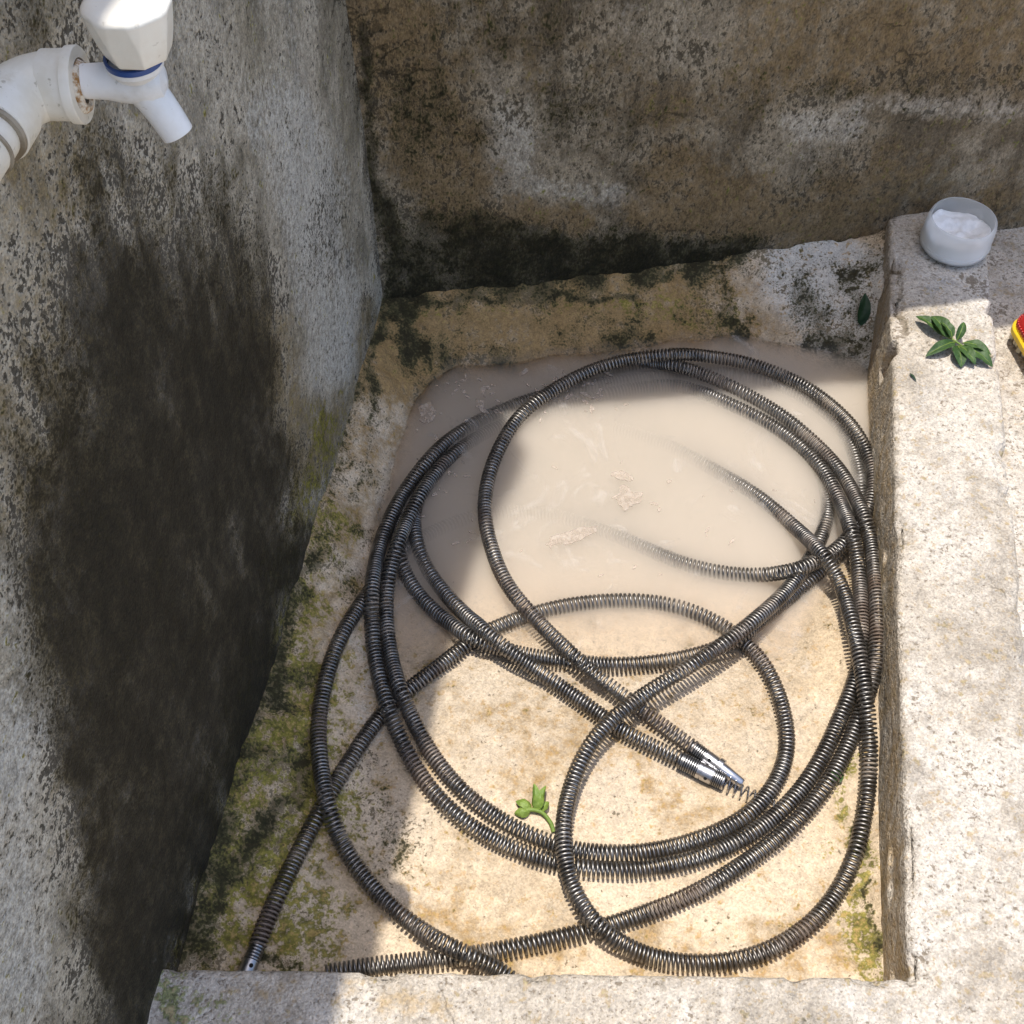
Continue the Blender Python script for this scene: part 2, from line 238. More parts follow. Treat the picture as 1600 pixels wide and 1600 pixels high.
def concrete(name, c1, c2, dark, ochre, moss, pale, pit=.34, pit_dark=.30, pitcol=None, streak=None, grain=300, wet=False, mottle=1.0, bumpd=.0016, rough=.92, speck=None, speck_amt=.0, grit=.5, pit_amt=.78, run=.0, crack=.0):
    s = NT(name)
    at = s.n('ShaderNodeAttribute', attribute_name='mask'); sep = s.n('ShaderNodeSeparateColor'); s.t.links.new(at.outputs['Color'], sep.inputs[0])
    D, O, G = sep.outputs; P = at.outputs['Alpha']
    vec = s.mapping(*streak) if streak else s.co
    def wide(v): return s.math('ADD', .5, s.math('MULTIPLY', s.math('SUBTRACT', v, .5), 2.6))     # spread the noise over 0..1
    g1 = wide(s.noise(grain, 2, .5, vec)); g2 = wide(s.noise(grain*.45, 3, .6, vec)); m1 = wide(s.noise(60, 4, .65)); m2 = wide(s.noise(17, 4, .6)); m3 = wide(s.noise(5, 4, .6)); st = wide(s.noise(30, 4, .6, s.mapping((1.0, 1.0, .22))))
    cen = lambda v, k: s.math('MULTIPLY', s.math('SUBTRACT', v, .5), k)
    add = lambda *v: v[0] if len(v) == 1 else s.math('ADD', v[0], add(*v[1:]))
    col = s.mix(s.sst(.2, .8, add(m3, cen(m2, .5*mottle), cen(m1, .4*mottle))), c1, c2)
    col = s.mix(s.math('MULTIPLY', s.sst(.45, .95, add(m2, cen(m1, .5), cen(g2, .4))), .45*mottle), col, tuple(.55*v for v in c2))
    if run: col = s.mix(s.math('MULTIPLY', s.sst(.42, .85, add(st, cen(m2, .5), cen(m3, .5), cen(g2, .25))), run), col, tuple(.5*v for v in c2))
    col = s.mix(s.math('MULTIPLY', s.sst(.25, .95, add(P, cen(m1, .45), cen(m2, .3), cen(g2, .5), cen(st, .3))), .85), col, pale)
    col = s.mix(s.math('MULTIPLY', s.sst(.20, .95, add(O, cen(m1, .5), cen(m2, .4), cen(g2, .35))), .9), col, ochre)
    col = s.mix(s.math('MULTIPLY', s.sst(.46, 1.0, add(G, cen(m1, .9), cen(m2, .5), cen(g2, 1.0), cen(g1, .5))), .92), col, s.mix(g2, tuple(.3*v for v in moss), tuple(1.5*v for v in moss)))
    if speck: col = s.mix(s.math('MULTIPLY', s.sst(.70, .98, add(g2, cen(m1, .55), cen(m2, .3))), speck_amt), col, speck)
    # mould: breaks up into grains at its border
    dk = add(D, cen(g1, .44), cen(g2, .44), cen(m1, .38), cen(m2, .40), cen(m3, .22), cen(st, .34))
    col = s.mix(s.math('MULTIPLY', s.sst(.34, .82, dk), .96), col, s.mix(s.sst(.55, 1.12, add(dk, cen(m1, .35))), tuple(1.7*v for v in dark), tuple(.5*v for v in dark)))
    # single grains lighter and darker than their neighbours
    v = s.n('ShaderNodeTexVoronoi'); s.put(v.inputs['Vector'], vec); v.inputs['Scale'].default_value = grain*1.9
    gs = s.n('ShaderNodeSeparateColor'); s.t.links.new(v.outputs['Color'], gs.inputs[0])
    hs = s.n('ShaderNodeHueSaturation'); s.put(hs.inputs['Color'], col); s.put(hs.inputs['Value'], s.math('ADD', s.math('ADD', 1-grit/2, s.math('MULTIPLY', gs.outputs[0], grit)), cen(g2, grit*1.1))); col = hs.outputs[0]
    thr = s.math('ADD', pit, s.math('MULTIPLY', s.math('MULTIPLY', D, s.math('SUBTRACT', 1.25, D)), pit_dark))
    pn = add(s.math('MULTIPLY', g1, .5), s.math('MULTIPLY', g2, .5), cen(m1, .30), cen(m2, .35))
    pits = s.math('SUBTRACT', 1.0, s.sst(s.math('SUBTRACT', thr, .10), s.math('ADD', thr, .04), pn))
    col = s.mix(s.math('MULTIPLY', pits, pit_amt), col, pitcol or tuple(.8*v for v in dark))
    if crack:                                  # hairline cracks, only in places
        dv = s.n('ShaderNodeVectorMath', operation='ADD'); s.put(dv.inputs[0], s.co); nc = s.n('ShaderNodeTexNoise'); nc.inputs['Scale'].default_value = 14; nc.inputs['Detail'].default_value = 5; s.put(nc.inputs['Vector'], s.co)
        sc_ = s.n('ShaderNodeVectorMath', operation='SCALE'); s.t.links.new(nc.outputs['Color'], sc_.inputs[0]); sc_.inputs['Scale'].default_value = .16; s.t.links.new(sc_.outputs[0], dv.inputs[1])
        ck = s.math('MULTIPLY', s.math('SUBTRACT', 1.0, s.sst(.003, .011, s.voro(4.5, dv.outputs[0], 'DISTANCE_TO_EDGE'))), s.sst(.60, .80, add(m3, cen(m2, .4)))); col = s.mix(s.math('MULTIPLY', ck, crack), col, tuple(.5*v for v in dark)); pits = add(pits, ck)
    nr = s.bump(add(s.math('MULTIPLY', g1, .55), s.math('MULTIPLY', g2, .75), s.math('MULTIPLY', m1, .7)), .8, bumpd)
    if wet:                                    # damp film: soaked cement just above the water line is smoother and darker
        geo = s.n('ShaderNodeNewGeometry'); sx = s.n('ShaderNodeSeparateXYZ'); s.t.links.new(geo.outputs['Position'], sx.inputs[0])
        w = s.sst(.009, .001, add(sx.outputs[2], cen(m2, .008)))
        hs2 = s.n('ShaderNodeHueSaturation'); s.put(hs2.inputs['Color'], col); s.put(hs2.inputs['Value'], s.math('SUBTRACT', 1.0, s.math('MULTIPLY', w, .20))); col = hs2.outputs[0]
        s.pbsdf(col, s.math('SUBTRACT', rough, s.math('MULTIPLY', w, .45)), 0.0, nr, Specular_IOR_Level=.35)
    else:
        s.pbsdf(col, rough, 0.0, nr, Specular_IOR_Level=.25)
    return s.m

M = {}
M['left'] = concrete('left_wall_render', (.385, .35, .285), (.27, .24, .18), (.033, .026, .0125), (.20, .155, .085), (.15, .135, .022), (.44, .425, .385), pit=.20, pit_dark=.72, pitcol=(.020, .016, .010), pit_amt=.8, run=.55, grit=.55, grain=370, crack=.7)
M['back'] = concrete('back_wall_render', (.285, .235, .165), (.18, .14, .09), (.028, .024, .010), (.19, .13, .065), (.10, .10, .02), (.42, .38, .315), pit=.20, pit_dark=.55, pitcol=(.026, .020, .011), pit_amt=.65, run=.65, streak=((1, 1, .62), (0, math.radians(35), 0)), grit=.55, grain=350, crack=.6)
M['floor'] = concrete('basin_floor_cement', (.60, .485, .35), (.55, .43, .29), (.040, .036, .014), (.29, .18, .065), (.175, .16, .024), (.56, .54, .49), pit=.09, pit_dark=.72, pitcol=(.10, .075, .033), grain=340, wet=True, mottle=1.0, bumpd=.0009, speck=(.38, .24, .11), speck_amt=.6, grit=.36)
M['kerb'] = concrete('kerb_concrete', (.54, .49, .425), (.46, .405, .335), (.12, .10, .07), (.42, .31, .18), (.22, .24, .10), (.56, .545, .525), pit=.20, pit_dark=.8, pitcol=(.19, .15, .105), grain=330, bumpd=.0018, mottle=1.1, speck=(.32, .24, .15), speck_amt=.7, grit=.42, crack=.5)
M['ground'] = M['kerb']

def plain(name, color, rough=.5, metallic=0.0, **kw):
    s = NT(name); s.pbsdf(color, rough, metallic, None, **kw); return s.m
def varied(name, c1, c2, scale, rough=.5, metallic=0.0, bump=0.0, bscale=None, **kw):
    s = NT(name); n = s.noise(scale, 4, .6); col = s.mix(s.sst(.35, .65, n), c1, c2)
    nr = s.bump(s.noise(bscale or scale*4, 3, .6), bump, .001) if bump else None
    s.pbsdf(col, rough, metallic, nr, **kw); return s.m

# spring wire: dark oiled steel, worn bright in places, a little brown
s = NT('spring_steel'); n = s.noise(70, 4, .6); n2 = s.noise(11, 4, .6); n3 = s.noise(26, 4, .65)
col = s.mix(s.sst(.35, .68, n), (.16, .152, .145), (.34, .325, .305)); rust = s.math('MULTIPLY', s.sst(.52, .70, n2), .55); col = s.mix(rust, col, (.17, .095, .05))
mud = s.math('MULTIPLY', s.sst(.56, .72, n3), .6); col = s.mix(mud, col, (.36, .28, .20))
s.pbsdf(col, s.math('ADD', s.math('ADD', .33, s.math('MULTIPLY', n, .16)), s.math('MULTIPLY', s.math('ADD', rust, mud), .45)), s.math('SUBTRACT', .95, s.math('MULTIPLY', s.math('ADD', rust, mud), .7)), None); M['steel'] = s.m
M['zinc'] = varied('zinc_fitting', (.62, .62, .64), (.48, .48, .50), 120, .30, 1.0)
M['zincdark'] = varied('dull_zinc', (.30, .30, .31), (.22, .22, .22), 150, .38, 1.0)
M['zincmid'] = varied('worn_zinc', (.42, .42, .44), (.32, .32, .33), 130, .36, 1.0)
M['hole_shade'] = plain('hole_shade_black', (.006, .006, .007), .9)  # near-black colour stands in for the shade inside holes

# murky water: clear skin with a little reflection over a milky scattering body
s = NT('murky_water')
tr = s.n('ShaderNodeBsdfTransparent'); gl = s.n('ShaderNodeBsdfGlossy'); gl.inputs['Roughness'].default_value = .04
fr = s.n('ShaderNodeFresnel'); fr.inputs[0].default_value = 1.333
nb = s.bump(s.noise(26, 3, .5), .12, .003); s.put(gl.inputs['Normal'], nb); s.put(fr.inputs['Normal'], nb)
mx = s.n('ShaderNodeMixShader'); s.t.links.new(fr.outputs[0], mx.inputs[0]); s.t.links.new(tr.outputs[0], mx.inputs[1]); s.t.links.new(gl.outputs[0], mx.inputs[2])
fv = s.n('ShaderNodeTexNoise'); s.put(fv.inputs['Vector'], s.co); fv.inputs['Scale'].default_value = 9; fv.inputs['Detail'].default_value = 6; fv.inputs['Roughness'].default_value = .62; fv.inputs['Distortion'].default_value = 2.2
film = s.math('MULTIPLY', s.sst(.55, .72, fv.outputs[0]), .26); fd = s.n('ShaderNodeBsdfDiffuse'); fd.inputs[0].default_value = (.70, .66, .62, 1)
mf = s.n('ShaderNodeMixShader'); s.t.links.new(film, mf.inputs[0]); s.t.links.new(mx.outputs[0], mf.inputs[1]); s.t.links.new(fd.outputs[0], mf.inputs[2])
s.t.links.new(mf.outputs[0], s.out.inputs[0])
pv = s.n('ShaderNodeVolumePrincipled'); pv.inputs['Color'].default_value = (.970, .937, .890, 1); pv.inputs['Density'].default_value = 105; pv.inputs['Anisotropy'].default_value = .2
s.t.links.new(pv.outputs[0], s.out.inputs[1]); M['water'] = s.m

def grimy(name, c1, c2, grime, amt, rough):
    s = NT(name); n = s.noise(50, 4, .6); n2 = s.noise(38, 5, .7); col = s.mix(s.sst(.35, .65, n), c1, c2)
    col = s.mix(s.math('MULTIPLY', s.sst(.52, .72, n2), amt), col, grime); col = s.mix(s.math('MULTIPLY', s.sst(.64, .70, s.noise(220, 3, .6)), amt), col, tuple(.5*v for v in grime))
    s.pbsdf(col, s.math('ADD', rough, s.math('MULTIPLY', n2, .2)), 0, s.bump(s.noise(350, 3, .6), .2, .0006)); return s.m
M['pvc'] = grimy('white_pvc', (.72, .69, .62), (.64, .60, .51), (.42, .34, .20), .5, .34)
M['tapwhite'] = grimy('white_tap_plastic', (.78, .78, .78), (.73, .72, .70), (.48, .42, .32), .30, .22)
M['knob'] = grimy('cream_knob_plastic', (.80, .77, .69), (.76, .71, .62), (.52, .45, .33), .25, .22)
M['blue'] = plain('blue_ring_plastic', (.015, .06, .22), .35)
s = NT('lime_sealant'); n = s.noise(260, 4, .7); s.pbsdf(s.mix(s.sst(.40, .62, n), (.66, .60, .50), (.30, .15, .04)), .8, 0, s.bump(n, .8, .002)); M['seal'] = s.m
M['rubber'] = varied('grey_brown_gasket', (.30, .26, .20), (.18, .14, .09), 90, .7)

def leafmat(name, c1, c2, tl):
    s = NT(name); n = s.noise(90, 4, .6); col = s.mix(s.sst(.35, .65, n), c1, c2)
    col = s.mix(s.math('MULTIPLY', s.sst(.60, .72, s.noise(160, 4, .6)), .5), col, tuple(1.5*v+.02 for v in c2)); b = s.pbsdf(col, .50, 0, s.bump(s.noise(260, 4, .65), .8, .0012)); t = s.n('ShaderNodeBsdfTranslucent'); s.put(t.inputs[0], tl)
    mx = s.n('ShaderNodeMixShader'); mx.inputs[0].default_value = .25
    s.t.links.new(b.outputs[0], mx.inputs[1]); s.t.links.new(t.outputs[0], mx.inputs[2]); s.t.links.new(mx.outputs[0], s.out.inputs[0]); return s.m
M['leaf'] = leafmat('dark_leaf', (.035, .085, .020), (.075, .145, .040), (.10, .20, .03))
M['leafdark'] = leafmat('deep_leaf', (.012, .045, .018), (.02, .06, .022), (.03, .10, .02))
M['sprout'] = leafmat('pale_sprout', (.26, .36, .07), (.19, .30, .05), (.30, .42, .05))

# frosted cup, soap, brush, scum
s = NT('frosted_plastic'); b = s.pbsdf((.90, .92, .93), .34, 0, s.bump(s.noise(120, 3, .5), .2, .001))
tl = s.n('ShaderNodeBsdfTranslucent'); s.put(tl.inputs[0], (.92, .94, .95)); tp = s.n('ShaderNodeBsdfTransparent'); m1 = s.n('ShaderNodeMixShader'); m1.inputs[0].default_value = .45
m2 = s.n('ShaderNodeMixShader'); m2.inputs[0].default_value = .58
s.t.links.new(b.outputs[0], m1.inputs[1]); s.t.links.new(tl.outputs[0], m1.inputs[2]); s.t.links.new(m1.outputs[0], m2.inputs[1]); s.t.links.new(tp.outputs[0], m2.inputs[2]); s.t.links.new(m2.outputs[0], s.out.inputs[0])
M['frost'] = s.m
M['soap'] = varied('white_soap', (.90, .90, .90), (.78, .78, .77), 90, .7, 0, .9, 160)
M['red'] = varied('red_plastic', (.52, .02, .015), (.42, .015, .012), 60, .38)
M['yellow'] = varied('yellow_plastic', (.80, .55, .02), (.72, .47, .02), 60, .38)
M['bristle'] = plain('pale_bristle', (.62, .56, .40), .7)
s = NT('pink_scum'); n = s.noise(150, 4, .6); b = s.pbsdf(s.mix(s.sst(.35, .65, n), (.54, .41, .33), (.50, .43, .36)), .7, 0, s.bump(s.noise(400, 3, .6), .4, .001))
tp = s.n('ShaderNodeBsdfTransparent'); mx = s.n('ShaderNodeMixShader'); s.put(mx.inputs[0], s.math('MULTIPLY', s.sst(.28, .70, n), .7)); s.t.links.new(tp.outputs[0], mx.inputs[1]); s.t.links.new(b.outputs[0], mx.inputs[2]); s.t.links.new(mx.outputs[0], s.out.inputs[0]); M['scum'] = s.m
M['paste'] = varied('grout_white', (.62, .60, .57), (.5, .48, .44), 200, .85)
M['twig'] = varied('dry_twig', (.05, .035, .02), (.12, .085, .05), 200, .9)

# ---------------------------------------------------------------- setting: floor, water, ground
gx = np.arange(-.42, .56, .0042); gy = np.arange(.16, 1.30, .0042)
X, Y = np.meshgrid(gx, gy, indexing='ij')
Z = floor_z(X, Y)
Z = Z+.005*fbm(X*11, Y*11, 0, 4, 2)+.0022*fbm(X*60, Y*60, 1, 3, 4)
edge = np.clip(1-(X-xw(Y))/.14, 0, 1)+np.clip(1-(yb(X)-Y)/.2, 0, 1)
Z = Z+np.clip(edge, 0, 1)*(.024*fbm(X*20, Y*20, 3, 5, 6)+.011*fbm(X*75, Y*75, 3, 3, 6))
Z = np.where(X > xr(Y)+.006, np.minimum(Z, .0), Z); Z = np.where(Y < yf(X)-.006, np.minimum(Z, 0), Z)
mk = stain('floor', X, Y, 3)
dl_ = (X-xw(Y)); db_ = (yb(X)-Y); bl = ss(.13, .03, dl_); bb = ss(.19, .06, db_)*ss(.40, .28, X)
nz = fbm(X*13, Y*13, 5, 5, 61); nz2 = fbm(X*30, Y*30, 6, 4, 62)
mk[..., 1] = np.maximum(mk[..., 1], np.clip(bb*(1.0+.7*nz)+bl*(.62+.9*nz), 0, 1))
mk[..., 0] = np.maximum(mk[..., 0], np.clip(bb*(.22+1.4*nz2)+bl*(.20+1.6*nz2)+ss(.035, .0, db_)*.5*ss(.40, .30, X)+ss(.028, .0, dl_)*.45, 0, .9))
sl_ = ss(.24, .10, np.hypot(X-.47, Y-1.15)); mk[..., 0] = np.maximum(mk[..., 0], np.clip(sl_*(.34+1.2*nz2), 0, .7)); mk[..., 1] = mk[..., 1]*(1-.9*sl_)
mk[..., 2] = np.maximum(mk[..., 2], np.clip(bl*(.08+1.2*nz)+ss(.20, .05, dl_)*ss(.95, .62, Y)*(.55+1.9*nz+.9*nz2), 0, .95))
Z = Z+np.clip(mk[..., 2]-.3, 0, 1)*(.004+.010*fbm(X*120, Y*120, 9, 3, 63))      # moss stands proud of the cement
mesh('basin_floor', np.stack([X, Y, Z], -1).reshape(-1, 3), grid_faces(*X.shape), M['floor'], mask=mk.reshape(-1, 4))
tag(bpy.data.objects['basin_floor'], kind='structure')

wy = np.linspace(.44, 1.16, 40)
wl_ = np.array([[xw(y)-.02, y] for y in wy]); wr_ = np.array([[xr(y)+.03, y] for y in wy])
V = []
for z in (0.0, -.075):
    for a, b in zip(wl_, wr_):
        for t in np.linspace(0, 1, 24): V.append((*(a+(b-a)*t), z))
n, m = 40, 24; N = n*m
ring = np.array([i*m for i in range(n)]+[(n-1)*m+j for j in range(1, m)]+[i*m+m-1 for i in range(n-2, -1, -1)]+[j for j in range(m-2, 0, -1)])
nx = np.roll(ring, -1)
Fw = np.concatenate([grid_faces(n, m)[:, ::-1], grid_faces(n, m)+N, np.stack([ring, nx, nx+N, ring+N], -1)])
tag(mesh('water', V, Fw[:, ::-1], M['water']), kind='structure')

R_ = 60.0
inner = [(xr(1.3)+.06, 1.32, .055), (xr(-.1)+.14, .16, .055), (-.40, .17, .055), (-.26, 1.32, .055)]
outer = [(R_, R_, .055), (R_, -R_, .055), (-R_, -R_, .055), (-R_, R_, .055)]
Vg = []; Fg = []
for k in range(4):                             # a frame of ground round the basin, finely cut near the kerb
    a0, a1 = np.array(inner[k]), np.array(inner[(k+1) % 4]); b0, b1 = np.array(outer[k]), np.array(outer[(k+1) % 4])
    o = len(Vg); na, nb_ = 120, 46
    for i in range(na+1):
        for j in range(nb_+1):
            t = (j/nb_)**4
            p = (a0+(a1-a0)*i/na)*(1-t)+(b0+(b1-b0)*i/na)*t
            Vg.append((p[0], p[1], p[2]))
    Fg.append(grid_faces(na+1, nb_+1)[:, ::-1]+o)
Vg = np.array(Vg); near = np.exp(-np.hypot(Vg[:, 0]-.3, Vg[:, 1]-.6)/2)
Vg[:, 2] += near*.012*fbm(Vg[:, 0]*12, Vg[:, 1]*12, 0, 4, 21)
mg = np.zeros((len(Vg), 4)); mg[:, 0] = .10; mg[:, 3] = np.clip(.4*near, 0, 1); mg[:, 1] = .25
tag(mesh('ground', Vg, np.concatenate(Fg), M['ground'], mask=mg), kind='structure')

# ---------------------------------------------------------------- walls
def wall_top_left(y): return np.interp(y, [-.6, .60, .76, .98, 1.06, 1.21, 1.3], [1.71, 1.73, 1.78, 1.83, 1.91, 2.2, 2.3])
ys = np.arange(-.60, 1.26, .0062); us = np.linspace(0, 1, 230)**1.5
A_, B_ = np.meshgrid(ys, us, indexing='ij')
Zw = -.07+B_*(wall_top_left(A_)+.07+.004*fbm(A_*20, 0, 0, 3, 31))
disp = .010*fbm(A_*5, Zw*5, 2, 4, 33)+.0040*fbm(A_*40, Zw*26, 2, 4, 34)
nl = np.array([1, -.15, 0])/math.hypot(1, .15)
Pw = np.stack([xw(A_), A_, Zw], -1)+disp[..., None]*nl
V, Fq = slab(Pw, -nl*.12)
mk = stain('left', A_, Zw, 11)
foot = ss(.15, .045, Zw+.07*fbm(A_*16, Zw*16, 3, 4, 36)); fn = fbm(A_*24, Zw*24, 5, 4, 37)      # ochre and moss climb the foot of the wall
mk[..., 1] = np.maximum(mk[..., 1], np.clip(foot*(.55+1.2*fn), 0, 1)); mk[..., 2] = np.maximum(mk[..., 2], np.clip(foot*(.42+1.8*fn), 0, .9)*ss(1.0, .8, A_)); mk[..., 0] = mk[..., 0]*(1-.55*foot*ss(-.05, .15, fn))
mk = mk.reshape(-1, 4)
left_wall = mesh('concrete_wall', V, Fq[:, ::-1], M['left'], mask=np.concatenate([mk, mk]))
tag(left_wall, 'grey cement wall with a huge black mould stain, on the left', 'wall')

def wall_top_back(x): return np.interp(x, [-.3, .04, .14, .25, .40, 1.6], [.88, .95, .99, 1.03, 1.06, 1.04])
xs = np.arange(-.24, 1.45, .0062); us = np.linspace(0, 1, 170)
A_, B_ = np.meshgrid(xs, us, indexing='ij')
Zw = -.07+B_*(wall_top_back(A_)+.07+.004*fbm(A_*20, 0, 0, 3, 41))
disp = .010*fbm(A_*5, Zw*5, 2, 4, 43)+.0045*fbm(A_*36, Zw*30, 2, 4, 44)
nbk = np.array([.165, -1, 0])/math.hypot(1, .165)
Pw = np.stack([A_, yb(A_), Zw], -1)+disp[..., None]*nbk
V, Fq = slab(Pw, -nbk*.12)
mk = stain('back', A_, Zw, 13).reshape(-1, 4)
back_wall = mesh('concrete_wall', V, Fq, M['back'], mask=np.concatenate([mk, mk]))
tag(back_wall, 'brown weathered cement wall behind the water with a black damp band along its foot', 'wall')

# ---------------------------------------------------------------- kerb: one L-shaped casting swept round the corner
cx, cyy = .3233, float(yf(.3233)); p0 = np.array([xr(1.27), 1.27]); pc = np.array([cx, cyy]); p2 = np.array([-.37, float(yf(-.37))])
n1 = np.array([1, -.1695]); n1 /= np.linalg.norm(n1); n2 = np.array([-.0128, -1.0]); n2 /= np.linalg.norm(n2)
mit = np.linalg.solve(np.array([n1, n2]), np.ones(2))
W, Hk, rd = .122, .100, .007
prof = [(-.006, -.06), (-.004, -.03)]+[(-.003+.003*t, -.02+(Hk-rd+.02)*t) for t in np.linspace(0, 1, 22)]
prof += [(rd-rd*math.cos(a), Hk-rd+rd*math.sin(a)) for a in np.linspace(.15, math.pi/2, 7)]
prof += [(d, Hk) for d in np.linspace(rd+.003, W-rd-.003, 26)]
prof += [(W-rd+rd*math.sin(a), Hk-rd+rd*math.cos(a)) for a in np.linspace(0, math.pi/2, 7)]+[(W+.002, .07), (W+.004, .03), (W+.006, -.06)]
prof = np.array(prof); na = 270; nb_ = 190; rows = []; seg = []
for i in range(na): rows.append((1, i/na)); 
for i in range(nb_+1): rows.append((2, i/nb_))
PK = np.zeros((len(rows), len(prof), 3)); NK = np.zeros((len(rows), 2))
for r, (sg, t) in enumerate(rows):
    for c, (d, z) in enumerate(prof):
        cd = pc+mit*d
        q = (p0+n1*d)*(1-t)+cd*t if sg == 1 else cd*(1-t)+(p2+n2*d)*t
        PK[r, c] = (*q, z)
    NK[r] = n1 if sg == 1 else n2
inner_face = (prof[:, 0] < rd)[None, :]*np.ones((len(rows), 1)); topm = (prof[:, 1] > Hk-rd*1.1)[None, :]*np.ones((len(rows), 1))
x, y, z = PK[..., 0], PK[..., 1], PK[..., 2]
j = .0045*fbm(x*10, y*10, z*14, 4, 51)+.0022*fbm(x*80, y*80, z*80, 3, 52)
edge_in = np.exp(-((prof[:, 0]-.002)/.010)**2)[None, :]*(prof[:, 1] > .05)[None, :]; edge_out = np.exp(-((prof[:, 0]-W)/.012)**2)[None, :]
chip = np.clip(fbm(x*30, y*30, 4, 4, 55)-.08, 0, 1)*.028*edge_in*(1+6*ss(.90, .98, y)*ss(1.14, 1.06, y))+np.clip(fbm(x*36, y*36, 7, 4, 56)-.05, 0, 1)*.045*edge_out
PK[..., 0] += NK[:, None, 0]*(j*inner_face+chip*.7*(inner_face-.2)); PK[..., 1] += NK[:, None, 1]*(j*inner_face+chip*.7*(inner_face-.2))
PK[..., 2] += topm*(.005*fbm(x*9, y*9, 0, 4, 57)+.0016*fbm(x*60, y*60, 0, 3, 58))-chip
mk = stain('kerb', PK[..., 0], PK[..., 1], 17)
low = inner_face*ss(Hk-.004, Hk-.02, PK[..., 2])
mk[..., 1] = np.maximum(mk[..., 1], low*.55); mk[..., 0] = np.maximum(mk[..., 0], low*np.clip(-.08+.9*fbm(x*14, y*14, z*14, 4, 59), 0, .55)); mk[..., 2] = np.maximum(mk[..., 2], low*np.clip(1.2*fbm(x*9, y*9, z*30, 3, 60), 0, .6)*ss(.05, .0, z))
kerb = mesh('concrete_kerb', PK.reshape(-1, 3), grid_faces(*PK.shape[:2])[:, ::-1], M['kerb'], mask=mk.reshape(-1, 4))
tag(kerb, 'pale rough concrete kerb forming an L round the right and near side of the basin', 'kerb')

